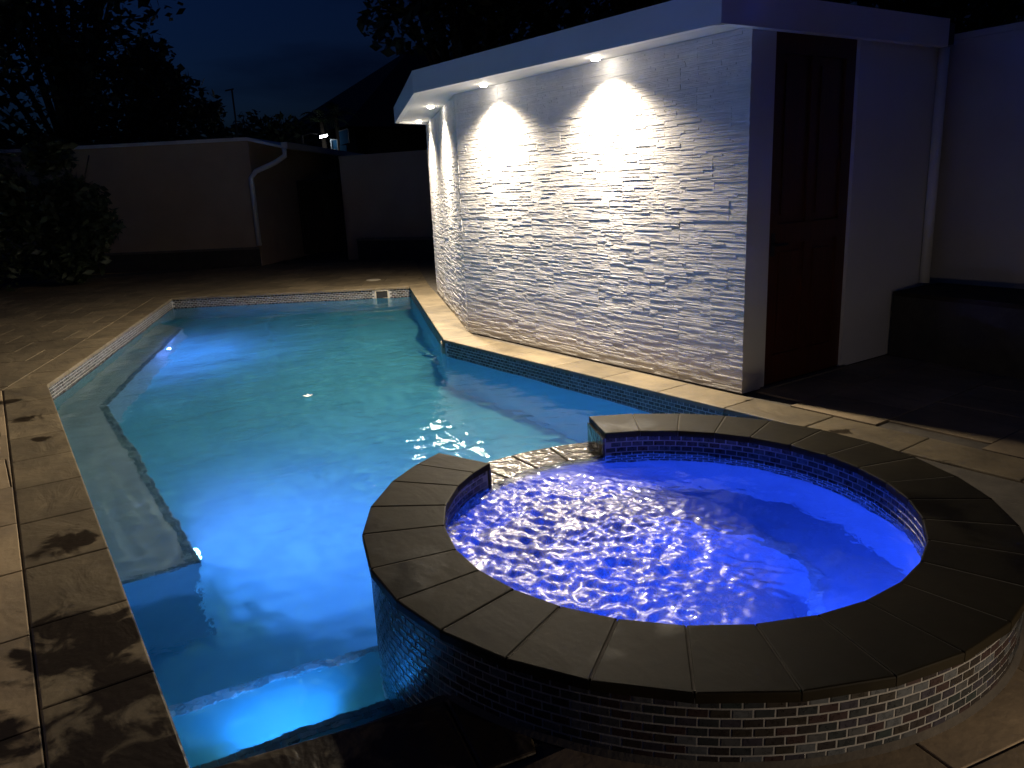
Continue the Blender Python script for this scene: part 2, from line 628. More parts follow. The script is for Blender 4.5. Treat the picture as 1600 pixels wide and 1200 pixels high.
# ================================================================== layout
CX, CY, HS = 2.15, 2.083, 0.235                 # spa centre and rim height
R_IN, R_OUT, R_WALL = 0.922, 1.240, 1.222
WZ, SWZ = -0.17, 0.100                          # pool and spa water levels
P = {'n0': (0.236, 1.99), 'n1': (0.933, 1.837), 'e0': (3.30, 2.30), 'r0': (3.975, 2.35), 'r1': (3.825, 6.93),
     'f0': (5.705, 11.37), 'f1': (2.482, 13.43), 'l1': (0.312, 7.774)}
GAP0, GAP1 = 65.6, 110.1                        # the spillway opening in the spa rim, degrees


def sp(r, deg, z=None):
    a = R(deg)
    q = (CX + r * math.cos(a), CY + r * math.sin(a))
    return q if z is None else (q[0], q[1], z)


def pool_outline(r_arc=1.10):
    """counter-clockwise outline of the pool at the coping's inner edge, notched round the spa"""
    pts = [P['n0']]
    pts += [sp(r_arc, a) for a in np.linspace(192, 10, 34)]
    pts += [P['r0'], P['r1'], P['f0'], P['f1'], P['l1']]
    return pts


OUTLINE = pool_outline()


def in_poly(x, y, poly):
    """vectorised point in polygon"""
    inside = np.zeros(x.shape, bool)
    for i in range(len(poly)):
        x0, y0 = poly[i - 1]
        x1, y1 = poly[i]
        c = ((y0 > y) != (y1 > y))
        xs = (x1 - x0) * (y - y0) / ((y1 - y0) if y1 != y0 else 1e-9) + x0
        inside ^= c & (x < xs)
    return inside


def offs(a, b, d):
    """edge a->b moved outwards (to its right for a ccw outline) by d"""
    v = (Vector(b) - Vector(a)).normalized()
    n = Vector((v.y, -v.x)) * d
    return Vector(a) + n, Vector(b) + n


def meet(l1, l2):
    q = geometry.intersect_line_line_2d(l1[0], l1[1], l2[0], l2[1])
    if q is None:
        (x1, y1), (x2, y2), (x3, y3), (x4, y4) = l1[0], l1[1], l2[0], l2[1]
        d = (x1 - x2) * (y3 - y4) - (y1 - y2) * (x3 - x4)
        a, b = x1 * y2 - y1 * x2, x3 * y4 - y3 * x4
        q = Vector(((a * (x3 - x4) - (x1 - x2) * b) / d, (a * (y3 - y4) - (y1 - y2) * b) / d))
    return q


def offset_chain(names, d):
    pts = [P[n] for n in names]
    segs = [offs(pts[i], pts[i + 1], d) for i in range(len(pts) - 1)]
    out = [segs[0][0]]
    for i in range(len(segs) - 1):
        out.append(meet(segs[i], segs[i + 1]))
    out.append(segs[-1][1])
    return [tuple(q) for q in out]


# extended right edge so that its coping runs on past the spa
P['r00'] = tuple(Vector(P['r0']) + (Vector(P['r0']) - Vector(P['r1'])).normalized() * 2.6)
P['n00'] = tuple(Vector(P['n1']) + (Vector(P['n1']) - Vector(P['n0'])) * 0.2)

# ================================================================== ground and paving bed
def sheet_with_hole(name, outer, hole, z, mat, label=None):
    tris = geometry.tessellate_polygon([[Vector((x, y, 0)) for x, y in outer], [Vector((x, y, 0)) for x, y in hole]])
    mb = MB()
    vs = [(x, y, z) for x, y in outer + hole]
    fs = []
    for t in tris:
        a, b, c = (Vector(vs[i]) for i in t)
        fs.append(tuple(t) if (b - a).cross(c - a).z > 0 else tuple(reversed(t)))
    mb.add(vs, fs)
    o = mb.build(name, mat)
    tag(o, label, None, None, 'structure')
    return o


HOLE = [tuple(offs(P['n0'], P['n1'], 0.04)[0])] + [sp(1.14, a) for a in np.linspace(191, 367, 40)] + \
       [(P['r0'][0] + 0.04, P['r0'][1] - 0.04)] + offset_chain(['r0', 'r1', 'f0', 'f1', 'l1', 'n0'], 0.05)[1:-1] + \
       [(P['n0'][0] - 0.05, P['n0'][1])]
ground = sheet_with_hole('ground', [(-250, -200), (300, -200), (300, 350), (-250, 350)], HOLE, -0.06, M['ground'],
                         'dark bare earth around the paved pool yard')
deck = sheet_with_hole('pool_deck', [(-6, -4), (7.6, -4), (9.6, 14.0), (6.2, 19.2), (-6, 20.5)], HOLE, -0.012, M['bed'],
                       'sandstone paving around the lit pool')
receiver(deck)

# pavers, zone by zone, cut where a zone ends
CW = 0.33
chain_o = offset_chain(['r00', 'r1', 'f0', 'f1', 'l1', 'n0'], CW)      # outer edge of the coping
(RO0, RO1, FO0, FO1, LO1, NO0) = chain_o
NOa, NOb = offs(P['n0'], P['n1'], CW)
LNO = meet((Vector(LO1), Vector(NO0)), (NOa, NOb))                      # outer corner left/near
g_ = 0.004
zones = [
    # (polygon ccw, direction of the courses, paver size)
    ([(-4.5, -1.6), (LNO[0] - g_ - 0.04, -1.6), (LNO[0] - g_, LNO[1]), (LO1[0] - g_, LO1[1]), (-4.5, LO1[1] + 1.8)], 0.014, (0.62, 0.62)),
    ([(LO1[0] - g_, LO1[1] + 0.01), (FO1[0] - g_, FO1[1] + g_), (0.2, 19.0), (-4.5, 19.0), (-4.5, LO1[1] + 1.82)], -0.367, (0.62, 0.62)),
    ([(FO1[0] + 0.004, FO1[1] + g_), (FO0[0] + g_, FO0[1] + g_), (8.0, 15.6), (5.6, 18.2), (0.21, 18.99)], -0.569, (0.62, 0.62)),
    ([(RO0[0] + g_ - 0.0, -0.3), (6.10, -0.3), (6.10, 3.47), (RO0[0] + g_ - 0.10, 3.47)], 0.02, (0.60, 0.60)),
    ([(LNO[0], -1.6), (RO0[0] - 0.36, -1.6), (RO0[0] - 0.36, 1.2), (1.45, 1.42), (LNO[0], LNO[1] - g_)], -0.19, (0.55, 0.55)),
]
paver_n = 0
for zi, (zp, ang, (pw, ph)) in enumerate(zones):
    ca, sa = math.cos(ang), math.sin(ang)
    us = [x * ca + y * sa for x, y in zp]
    vs_ = [-x * sa + y * ca for x, y in zp]
    i0, i1 = math.floor(min(us) / pw), math.ceil(max(us) / pw)
    j0, j1 = math.floor(min(vs_) / ph), math.ceil(max(vs_) / ph)
    for j in range(j0, j1):
        for i in range(i0, i1):
            off = 0.5 * pw * (j % 2)
            g2 = 0.003
            c4 = [(i * pw + off + g2, j * ph + g2), ((i + 1) * pw + off - g2, j * ph + g2),
                  ((i + 1) * pw + off - g2, (j + 1) * ph - g2), (i * pw + off + g2, (j + 1) * ph - g2)]
            c4 = [(u * ca - v * sa, u * sa + v * ca) for u, v in c4]
            q = clip(c4, zp)
            if zi == 4 and len(q) > 2:
                # the spa stands here: nothing inside its wall
                mx_, my_ = sum(p[0] for p in q) / len(q) - CX, sum(p[1] for p in q) / len(q) - CY
                dd_ = math.hypot(mx_, my_) or 1.0
                mx_, my_ = mx_ / dd_, my_ / dd_
                t0 = (CX + mx_ * 1.10, CY + my_ * 1.10)
                q = clip(q, [(t0[0] + my_ * 9, t0[1] - mx_ * 9), (t0[0] + my_ * 9 + mx_ * 9, t0[1] - mx_ * 9 + my_ * 9),
                             (t0[0] - my_ * 9 + mx_ * 9, t0[1] + mx_ * 9 + my_ * 9), (t0[0] - my_ * 9, t0[1] + mx_ * 9)][::1])
            if len(q) < 3 or area(q) < 0.0012:
                continue
            cxq, cyq = sum(p[0] for p in q) / len(q), sum(p[1] for p in q) / len(q)
            if cxq < -2.6 and zi < 2 and cyq < 12:
                continue
            mb = MB()
            dz = random.uniform(-0.0015, 0.0015)
            mb.prism(q, -0.03, 0.0 + dz, 0.004, bottom=False)
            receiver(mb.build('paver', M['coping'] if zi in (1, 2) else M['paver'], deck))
            paver_n += 1

# ================================================================== pool
pool = thing('swimming_pool', 'long angular swimming pool glowing blue, lined with a dark mosaic band', 'swimming pool', (2.0, 6.0, 0))
DEEP = -1.40


def pool_part(mb, name, mat, smooth=False, stuff=False):
    o = mb.build(name, mat, None, smooth, stuff)
    keep(o, pool)
    return receiver(o)


# walls and floor (one shell)
WALL_OFF = 0.02
near_w = offs(P['n0'], P['n00'], WALL_OFF)
wall_chain = offset_chain(['r0', 'r1', 'f0', 'f1', 'l1', 'n0'], WALL_OFF)
lw = meet((Vector(wall_chain[-2]), Vector(wall_chain[-1])), near_w)
shell_pts = [tuple(lw)] + [sp(1.12, a) for a in np.linspace(192, 10, 30)] + [tuple(q) for q in wall_chain[:-1]]
mb = MB()
for i in range(len(shell_pts)):
    a, b = shell_pts[i], shell_pts[(i + 1) % len(shell_pts)]
    mb.quad((*a, -0.034), (*a, DEEP), (*b, DEEP), (*b, -0.034))
fl = geometry.tessellate_polygon([[Vector((x, y, 0)) for x, y in shell_pts]])
vs = [(x, y, DEEP) for x, y in shell_pts]
mb.add(vs, [tuple(t) if (Vector(vs[t[1]]) - Vector(vs[t[0]])).cross(Vector(vs[t[2]]) - Vector(vs[t[0]])).z > 0 else tuple(reversed(t)) for t in fl])
pool_part(mb, 'pool_shell', M['plaster'])

# bench along the left wall: front face at x about 0.72, then along the angled wall
bi = [(0.69, 4.02), (0.745, 7.74), (2.22, 11.58)]
bo = [(0.24, 4.08), (0.296, 7.774), (2.05, 12.34)]
BZ = -0.57
mb = MB()
for k in range(2):
    mb.quad((*bo[k], BZ), (*bi[k], BZ), (*bi[k + 1], BZ), (*bo[k + 1], BZ))
    mb.quad((*bi[k], BZ), (*bi[k], DEEP), (*bi[k + 1], DEEP), (*bi[k + 1], BZ))
mb.quad((*bo[0], BZ), (*bo[0], DEEP), (*bi[0], DEEP), (*bi[0], BZ))
mb.quad((*bi[2], BZ), (*bi[2], DEEP), (*bo[2], DEEP), (*bo[2], BZ))
pool_part(mb, 'bench', M['bench'])

# entry steps at the near end
S1Z, S2Z = -0.40, -0.66
s1 = [(0.20, 2.42), (1.30, 2.30)]
s2 = [(0.20, 3.02), (1.55, 2.80)]
for nm, line, z in (('step', s1, S1Z), ('step', s2, S2Z)):
    mb = MB()
    a, b = line
    back = [(0.2, 1.90), (1.3, 1.70)] if z == S1Z else s1
    mb.quad((*back[0], z), (*back[1], z), (*b, z), (*a, z))
    mb.quad((*a, z), (*b, z), (*b, DEEP), (*a, DEEP))
    pool_part(mb, nm, M['plaster'])


def trim_rows(mb, a, b, z, inward, rows=2, pitch=0.0567, w=0.030):
    a, b = Vector(a), Vector(b)
    u = (b - a).normalized()
    n = Vector(inward).normalized()
    k = int((b - a).length / pitch)
    for r_ in range(rows):
        for i in range(k):
            p = a + u * (i * pitch + 0.002 + (0.5 * pitch if r_ % 2 else 0)) + n * (0.004 + r_ * w)
            mb.obox((p.x, p.y, z - 0.002), (u.x, u.y, 0), (n.x, n.y, 0), (0, 0, 1), pitch - 0.004, w - 0.003, 0.006, random.randrange(4))


mb = MB()
for k in range(2):
    d = (Vector(bi[k + 1]) - Vector(bi[k])).normalized()
    trim_rows(mb, bi[k], bi[k + 1], BZ, (-d.y, d.x))
trim_rows(mb, bo[0], bi[0], BZ, (0.1, 1), 1)
d = (Vector(s1[1]) - Vector(s1[0])).normalized()
trim_rows(mb, s1[0], s1[1], S1Z, (d.y, -d.x))
d = (Vector(s2[1]) - Vector(s2[0])).normalized()
trim_rows(mb, s2[0], s2[1], S2Z, (d.y, -d.x))
pool_part(mb, 'mosaic_trim', TRM, stuff=True)

# coping stones, mitred at the corners
def coping_run(pa, pb, oa, ob, count, parent_fn):
    for i in range(count):
        t0, t1 = i / count, (i + 1) / count
        A, B = Vector(pa).lerp(Vector(pb), t0), Vector(pa).lerp(Vector(pb), t1)
        uu_ = (Vector(pb) - Vector(pa)).normalized()
        side_ = (Vector(oa) - Vector(pa))
        nn_ = Vector((-uu_.y, uu_.x))
        nn_ = nn_ if nn_.dot(side_) > 0 else -nn_
        D = Vector(oa) if i == 0 else A + nn_ * nn_.dot(side_)
        Cc = Vector(ob) if i == count - 1 else B + nn_ * nn_.dot(side_)
        u = (B - A).normalized() * 0.002
        A, D, B, Cc = A + u, D + u, B - u, Cc - u
        poly = [tuple(A), tuple(D), tuple(Cc), tuple(B)]
        if area(poly) < 0:
            poly.reverse()
        mb = MB()
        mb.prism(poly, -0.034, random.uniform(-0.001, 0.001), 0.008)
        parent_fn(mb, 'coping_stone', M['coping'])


inn = [P['r00'], P['r1'], P['f0'], P['f1'], P['l1'], tuple(lw)]
lwi = meet((Vector(P['l1']), Vector(P['n0'])), (Vector(P['n0']), Vector(P['n1'])))
inn[-1] = tuple(lwi)
outn = [RO0, RO1, FO0, FO1, LO1, tuple(LNO)]
for k, cnt in enumerate((12, 8, 7, 10, 10)):
    coping_run(inn[k], inn[k + 1], outn[k], outn[k + 1], cnt, pool_part)
coping_run(tuple(lwi), P['n1'], tuple(LNO), tuple(NOb), 1, pool_part)
coping_run(tuple(Vector(P['n1'])), tuple(Vector(P['n1']) + Vector((0.25, -0.05))), tuple(NOb), tuple(NOb + Vector((0.16, -0.03))), 1, pool_part)

# mosaic band
PITCH, ROW = 0.0567, 0.0283
tile_me = []
for k in range(8):
    tb = MB()
    tb.add([(-0.5, 0, -0.5), (0.5, 0, -0.5), (0.5, 0, 0.5), (-0.5, 0, 0.5),
            (-0.47, 1, -0.44), (0.47, 1, -0.44), (0.47, 1, 0.44), (-0.47, 1, 0.44)],
           [(7, 6, 5, 4), (4, 5, 1, 0), (5, 6, 2, 1), (6, 7, 3, 2), (7, 4, 0, 3)])
    me = bpy.data.meshes.new('mosaic_tile')
    me.from_pydata(tb.v, [], tb.f)
    me.materials.append(TM[k])
    me.update()
    tile_me.append(me)

TV = [(-0.5, 0, -0.5), (0.5, 0, -0.5), (0.5, 0, 0.5), (-0.5, 0, 0.5), (-0.47, 1, -0.44), (0.47, 1, -0.44), (0.47, 1, 0.44), (-0.47, 1, 0.44)]
TF = [(7, 6, 5, 4), (4, 5, 1, 0), (5, 6, 2, 1), (6, 7, 3, 2), (7, 4, 0, 3)]


def tiles(spec, parent, limit, weights=TILE_W):
    """spec: list of (centre, outward direction, length, height); the nearest become objects, the rest one mesh"""
    cam_p = Vector((0, 0, 1.5))
    spec = sorted(spec, key=lambda s: s[4] * 100 + (Vector(s[0]) - cam_p).length)
    rest = MB()
    for i, (c, n, lu, lh, hid) in enumerate(spec):
        n = Vector(n).normalized()
        u = Vector((n.y, -n.x, 0))
        mt = Matrix((u, n, Vector((0, 0, 1)))).transposed().to_4x4()
        d = 0.0017 + random.uniform(-0.0003, 0.0004)
        mt = Matrix.Translation(c) @ mt @ Matrix.Rotation(random.gauss(0, 0.006), 4, 'Y') @ Matrix.Diagonal((lu, d, lh, 1))
        k = random.choices(range(8), weights)[0]
        if i < limit:
            o = bpy.data.objects.new('mosaic_tile', tile_me[k])
            COL.objects.link(o)
            o.parent = parent
            o.matrix_parent_inverse = Matrix.Translation(-Vector(parent.location))
            o.matrix_basis = mt
            receiver(o)
        else:
            rest.add([mt @ Vector(v) for v in TV], TF, k)
    if rest.v:
        o = rest.build('mosaic_tiles', TM, None, stuff=True)
        keep(o, parent)
        receiver(o)


spec = []
grout = MB()
ends = [tuple(q) for q in wall_chain[:-1]] + [tuple(lw)]
for k in range(len(ends) - 1):
    a, b = Vector(ends[k]), Vector(ends[k + 1])
    if k == 0:
        a = Vector(P['r0']) + Vector((0.02, 0))
    u = (b - a).normalized()
    n = Vector((-u.y, u.x))
    grout.quad((*(a + n * 0.001), -0.034), (*(a + n * 0.001), -0.215), (*(b + n * 0.001), -0.215), (*(b + n * 0.001), -0.034))
    cnt = int((b - a).length / PITCH)
    for r_ in range(6):
        for i in range(cnt):
            p = a + u * ((i + 0.5 + (0.5 if r_ % 2 else 0)) * PITCH) + n * 0.001
            if (p - a).length > (b - a).length - 0.03:
                continue
            spec.append(((p.x, p.y, -0.036 - (r_ + 0.5) * ROW), (n.x, n.y, 0), PITCH - 0.005, ROW - 0.005, 0 if k in (0,) else 1))
pool_part(grout, 'grout_band', M['grout'])
# skimmer mouth in the far wall
fa, fb = Vector(wall_chain[2]), Vector(wall_chain[3])
fu = (fb - fa).normalized()
fn = Vector((-fu.y, fu.x))
sk0 = fa + fu * 0.36
spec = [s for s in spec if not ((Vector(s[0][:2]) - (sk0 + fu * 0.11)).length < 0.15 and s[4] == 1)]
tiles(spec, pool, 300, [3, 2, 3, 6, 2, 1, 6, 1])
mb = MB()
mb.obox((sk0.x, sk0.y, -0.185), (fu.x, fu.y, 0), (0, 0, 1), (fn.x, fn.y, 0), 0.22, 0.018, 0.014)
mb.obox((sk0.x, sk0.y, -0.055), (fu.x, fu.y, 0), (0, 0, 1), (fn.x, fn.y, 0), 0.22, 0.014, 0.014)
mb.obox((sk0.x, sk0.y, -0.167), (fu.x, fu.y, 0), (0, 0, 1), (fn.x, fn.y, 0), 0.018, 0.112, 0.014)
q = sk0 + fu * 0.202
mb.obox((q.x, q.y, -0.167), (fu.x, fu.y, 0), (0, 0, 1), (fn.x, fn.y, 0), 0.018, 0.112, 0.014)
skim = pool_part(mb, 'skimmer_frame', M['lid'])
mb = MB()
q = sk0 + fu * 0.018 + fn * 0.002
mb.obox((q.x, q.y, -0.167), (fu.x, fu.y, 0), (0, 0, 1), (fn.x, fn.y, 0), 0.184, 0.112, 0.003)
mouth = mb.build('skimmer_mouth', M['skimmer_dark'])
mouth.parent = skim

# ================================================================== spa
spa = thing('hot_tub', 'raised round spa with dark stone rim, mosaic side and foaming violet blue water', 'hot tub', (CX, CY, 0))


def spa_part(mb, name, mat, smooth=False, stuff=False):
    o = mb.build(name, mat, None, smooth, stuff)
    keep(o, spa)
    return receiver(o)


def ring_wall(mb, r, a0, a1, z0, z1, outward, n=None, mi=0):
    n = n or max(2, int(abs(a1 - a0) / 3))
    an = np.linspace(a0, a1, n + 1)
    for i in range(n):
        p, q = sp(r, an[i]), sp(r, an[i + 1])
        if outward:
            mb.quad((*p, z0), (*q, z0), (*q, z1), (*p, z1), mi)
        else:
            mb.quad((*q, z0), (*p, z0), (*p, z1), (*q, z1), mi)


def ring_flat(mb, r0, r1, a0, a1, z, n=None, mi=0):
    n = n or max(2, int(abs(a1 - a0) / 3))
    an = np.linspace(a0, a1, n + 1)
    for i in range(n):
        mb.quad(sp(r0, an[i], z), sp(r1, an[i], z), sp(r1, an[i + 1], z), sp(r0, an[i + 1], z), mi)


UND = HS - 0.031
SPZ = 0.088                                       # top of the spill stones
RI = 0.940                                        # inner wall
mb = MB()
A0, A1 = GAP1, 360 + GAP0                         # solid rim from GAP1 round to GAP0
ring_wall(mb, R_WALL - 0.004, A0, A1, DEEP, UND, True, 105)
ring_wall(mb, R_WALL - 0.004, GAP0, GAP1, DEEP, SPZ - 0.03, True, 16)
ring_wall(mb, RI, A0, A1, -0.42, UND, False, 105)
ring_wall(mb, RI, GAP0, GAP1, -0.42, SPZ - 0.03, False, 16)
ring_flat(mb, RI, R_WALL - 0.004, A0, A1, UND - 0.001, 105)
ring_flat(mb, RI, R_WALL - 0.004, GAP0, GAP1, SPZ - 0.031, 16)
spa_part(mb, 'wall', M['spa_grout'])
mb = MB()
SB, SF = -0.36, -0.78
ring_wall(mb, RI - 0.003, 0, 360, SB, 0.005, False, 120)
ring_flat(mb, 0.55, RI - 0.003, 0, 360, SB, 120)
ring_wall(mb, 0.55, 0, 360, SF, SB, False, 90)
mb.add([sp(0.551, a, SF) for a in range(0, 360, 6)], [tuple(range(60))])
spa_part(mb, 'basin', M['spa_plaster'])
mb = MB()
for r_ in range(2):
    n_t = 64
    for i in range(n_t):
        a = 360 / n_t * (i + 0.5 * (r_ % 2))
        a1_ = a + 360 / n_t * 0.94
        r0, r1 = 0.548 + 0.034 * r_, 0.548 + 0.034 * r_ + 0.031
        mb.prism([sp(r0, a), sp(r1, a), sp(r1, a1_), sp(r0, a1_)], SB, SB + 0.005, 0, random.randrange(4))
spa_part(mb, 'seat_edge_tiles', TRM, stuff=True)

# end faces of the rim wall at the spillway
for a, sgn in ((GAP0, 1), (GAP1, -1)):
    mb = MB()
    w = 0.02 * sgn
    p0, p1 = Vector(sp(RI - 0.012, a)), Vector(sp(R_WALL, a))
    t = Vector((-math.sin(R(a)), math.cos(R(a)))) * 0.012 * sgn
    poly = [tuple(p0), tuple(p1), tuple(p1 + t), tuple(p0 + t)]
    if area(poly) < 0:
        poly.reverse()
    mb.prism(poly, SPZ - 0.03, UND, 0)
    spa_part(mb, 'end_slab', M['wet_slate'])

# spill stones
for i in range(4):
    a0 = GAP0 + (GAP1 - GAP0) * i / 4 + 0.12
    a1 = GAP0 + (GAP1 - GAP0) * (i + 1) / 4 - 0.12
    am = (a0 + a1) / 2
    poly = [sp(0.925, a0), sp(1.235, a0), sp(1.237, am), sp(1.235, a1), sp(0.925, a1), sp(0.927, am)]
    mb = MB()
    mb.prism(poly, SPZ - 0.03, SPZ, 0.008)
    spa_part(mb, 'spill_stone', M['wet_slate'])

# rim coping: straight-cut stones, joints where the photograph has them
joints = [110.1, 118.8, 129.2, 142.5, 154.8, 168.5, 180.2, 191.5, 203.0, 214.5, 227.0, 239.4, 251.6, 262.9, 274.4, 286, 297.4, 308.8,
          320.2, 331.6, 343.0, 354.6, 366.6, 379.4, 390.5, 402.0, 414.0, 425.6]
for i in range(len(joints) - 1):
    a0, a1 = joints[i], joints[i + 1]
    g0 = 0.065
    poly = [sp(R_IN, a0 + g0 * 1.3), sp(R_OUT, a0 + g0), sp(R_OUT, a1 - g0), sp(R_IN, a1 - g0 * 1.3)]
    mb = MB()
    mb.prism(poly, UND, HS + random.uniform(-0.0012, 0.0012), 0.0055)
    spa_part(mb, 'coping_stone', M['spa_coping'])
mb = MB()
ring_flat(mb, R_IN + 0.012, R_OUT - 0.012, A0 + 0.3, A1 - 0.3, HS - 0.0025, 110)
spa_part(mb, 'joint_mortar', M['rim_mortar'])

spec = []
dang = math.degrees(PITCH / R_WALL)
for r_ in range(-15, 8):                          # the pool-side face goes on down under the water
    z0 = 0.004 + r_ * ROW
    h = min(ROW, UND - 0.002 - z0)
    if h < 0.008:
        continue
    for i in range(int(318 / dang)):
        a = 110.5 + (i + 0.5 + (0.5 if r_ % 2 else 0)) * dang
        if a > 425 or (r_ < 0 and a > 194):
            continue
        c = sp(R_WALL - 0.0045, a)
        hid = 0 if 190 < a < 315 else 1.2
        spec.append(((*c, z0 + h / 2), (math.cos(R(a)), math.sin(R(a)), 0), PITCH - 0.005, h - 0.005, hid))
dang_i = math.degrees(PITCH / RI)
for r_ in range(8):
    z1 = UND - 0.002 - r_ * ROW
    for i in range(int(315 / dang_i)):
        a = GAP1 + 0.6 + (i + 0.5 + (0.5 if r_ % 2 else 0)) * dang_i
        if a > 360 + GAP0 - 1:
            continue
        c = sp(RI, a)
        hid = 0.012 if (-45 < (a - 360) < 66) else 1.0
        spec.append(((*c, z1 - ROW / 2), (-math.cos(R(a)), -math.sin(R(a)), 0), PITCH - 0.005, ROW - 0.005, hid))
tiles(spec, spa, 300)
mb = MB()
an = np.linspace(192, 330, 80)
for i in range(79):
    mb.quad(sp(R_WALL + 0.012, an[i], 0.001), sp(R_WALL + 0.012, an[i + 1], 0.001), sp(R_WALL - 0.003, an[i + 1], 0.016), sp(R_WALL - 0.003, an[i], 0.016))
spa_part(mb, 'base_mortar', M['bed'])

# ================================================================== water
def waves(x, y, comps):
    z = np.zeros_like(x)
    for kx, ky, ph, am in comps:
        z += am * np.sin(kx * x + ky * y + ph)
    return z


def wave_set(n, lmin, lmax, slope):
    out = []
    for _ in range(n):
        lam = math.exp(rng.uniform(math.log(lmin), math.log(lmax)))
        th = rng.uniform(0, 2 * math.pi)
        k = 2 * math.pi / lam
        out.append((k * math.cos(th), k * math.sin(th), rng.uniform(0, 6.28), slope / k / math.sqrt(n) * 1.41))
    return out


def grid_water(name, mat, xs, ys, inside, zf, label, zb):
    X, Y = np.meshgrid(xs, ys)
    Z = zf(X, Y)
    nx, ny = len(xs), len(ys)
    cx_, cy_ = 0.25 * (X[:-1, :-1] + X[1:, :-1] + X[:-1, 1:] + X[1:, 1:]), 0.25 * (Y[:-1, :-1] + Y[1:, :-1] + Y[:-1, 1:] + Y[1:, 1:])
    keep_ = inside(cx_, cy_)
    jj, ii = np.nonzero(keep_)
    a = jj * nx + ii
    F = np.stack([a, a + 1, a + 1 + nx, a + nx], 1)
    used, inv = np.unique(F.ravel(), return_inverse=True)
    F = inv.reshape(F.shape)
    V = np.stack([X.ravel(), Y.ravel(), Z.ravel()], 1)[used]
    me = bpy.data.meshes.new(name)
    me.from_pydata(V.tolist(), [], F.tolist())
    me.materials.append(mat)
    me.polygons.foreach_set('use_smooth', [True] * len(me.polygons))
    me.update()
    bm = bmesh.new()
    bm.from_mesh(me)
    be = [e for e in bm.edges if len(e.link_faces) == 1]
    ex = bmesh.ops.extrude_edge_only(bm, edges=be)
    nv = [g for g in ex['geom'] if isinstance(g, bmesh.types.BMVert)]
    ne = [g for g in ex['geom'] if isinstance(g, bmesh.types.BMEdge) and len(g.link_faces) == 1]
    for v in nv:
        v.co.z = zb
    bmesh.ops.holes_fill(bm, edges=ne, sides=0)
    for f in bm.faces:
        if abs(f.normal.z) < 0.5 or min(v.co.z for v in f.verts) <= zb + 1e-4:
            f.smooth = False
    bmesh.ops.recalc_face_normals(bm, faces=bm.faces[:])
    bm.to_mesh(me)
    bm.free()
    me.update()
    o = bpy.data.objects.new(name, me)
    COL.objects.link(o)
    tag(o, label, None, None, 'structure')
    try:
        o.cycles.is_caustics_caster = True
    except Exception:
        pass
    return o, V


wide = [tuple(q) for q in [(lw.x - 0.03, lw.y - 0.03)]] + [sp(1.16, a) for a in np.linspace(191, 9, 30)] + \
       [(P['r0'][0] + 0.06, P['r0'][1] - 0.05)] + [tuple(q) for q in offset_chain(['r0', 'r1', 'f0', 'f1', 'l1', 'n0'], 0.06)[1:-1]]
comps_a = wave_set(26, 0.30, 1.1, 0.028)
comps_b = wave_set(36, 0.07, 0.28, 0.11)
spill_c = sp(1.3, 88)


def pool_z(x, y):
    d = np.hypot(x - spill_c[0], y - spill_c[1])
    near = np.exp(-(d / 1.7) ** 2)
    ring = 0.004 * np.sin(d * 2 * math.pi / 0.16) * np.exp(-(d / 0.9) ** 2)
    return WZ + waves(x, y, comps_a) + waves(x, y, comps_b) * (0.22 + 0.9 * near + 0.8 * np.exp(-(np.hypot(x - 3.72, y - 7.12) / 0.22) ** 2)) + ring


pool_water, _ = grid_water('pool_water', M['water'], np.arange(0.0, 5.9, 0.026), np.arange(1.7, 13.7, 0.03),
                           lambda x, y: in_poly(x, y, wide), pool_z, 'rippled slightly milky pool water lit blue and teal from below', DEEP - 0.08)

comps_s = wave_set(110, 0.032, 0.10, 0.40)
comps_t = wave_set(20, 0.12, 0.5, 0.07)
FC = (1.60, 2.20)


def spa_foam(x, y):
    d = np.hypot((x - FC[0]) / 0.72, (y - FC[1]) / 0.76)
    d2 = np.hypot(x - 1.95, y - 2.78)
    f = np.clip(1.25 - d, 0, 1) + 0.35 * np.exp(-(d2 / 0.35) ** 2)
    return np.clip(f, 0, 1)


def spa_z(x, y):
    f = np.clip(0.10 + spa_foam(x, y) * 1.3, 0, 1)
    up_ = np.hypot(x - 1.98, y - 2.02)
    bub = 0.006 * np.cos(up_ * 2 * math.pi / 0.13) * np.exp(-(up_ / 0.28) ** 2)
    return SWZ + waves(x, y, comps_s) * f + waves(x, y, comps_t) + bub


spa_water, SV = grid_water('spa_water', M['spa_water'], np.arange(CX - 0.96, CX + 0.96, 0.0085), np.arange(CY - 0.96, CY + 0.96, 0.0085),
                           lambda x, y: np.hypot(x - CX, y - CY) < 0.952, spa_z, 'foaming violet blue water in the round spa', -0.86)
att = spa_water.data.attributes.new('foam', 'FLOAT', 'POINT')
nvs = len(spa_water.data.vertices)
SV = np.empty(nvs * 3)
spa_water.data.vertices.foreach_get('co', SV)
SV = SV.reshape(-1, 3)
att.data.foreach_set('value', spa_foam(SV[:, 0], SV[:, 1]).astype(np.float32))

# ================================================================== underwater lamps
def disc(mb, c, n, r, depth, mi=0, seg=20):
    n = Vector(n).normalized()
    a = n.orthogonal().normalized()
    b = n.cross(a)
    c = Vector(c)
    vs, fs = [], []
    for k, (rr, dd) in enumerate(((r, 0), (r, depth * 0.6), (r * 0.86, depth))):
        for i in range(seg):
            w = 2 * math.pi * i / seg
            vs.append(c + (a * math.cos(w) + b * math.sin(w)) * rr + n * dd)
    for k in range(2):
        for i in range(seg):
            j = (i + 1) % seg
            fs.append((k * seg + i, k * seg + j, (k + 1) * seg + j, (k + 1) * seg + i))
    fs.append(tuple(2 * seg + i for i in range(seg)))
    mb.add(vs, fs, mi)


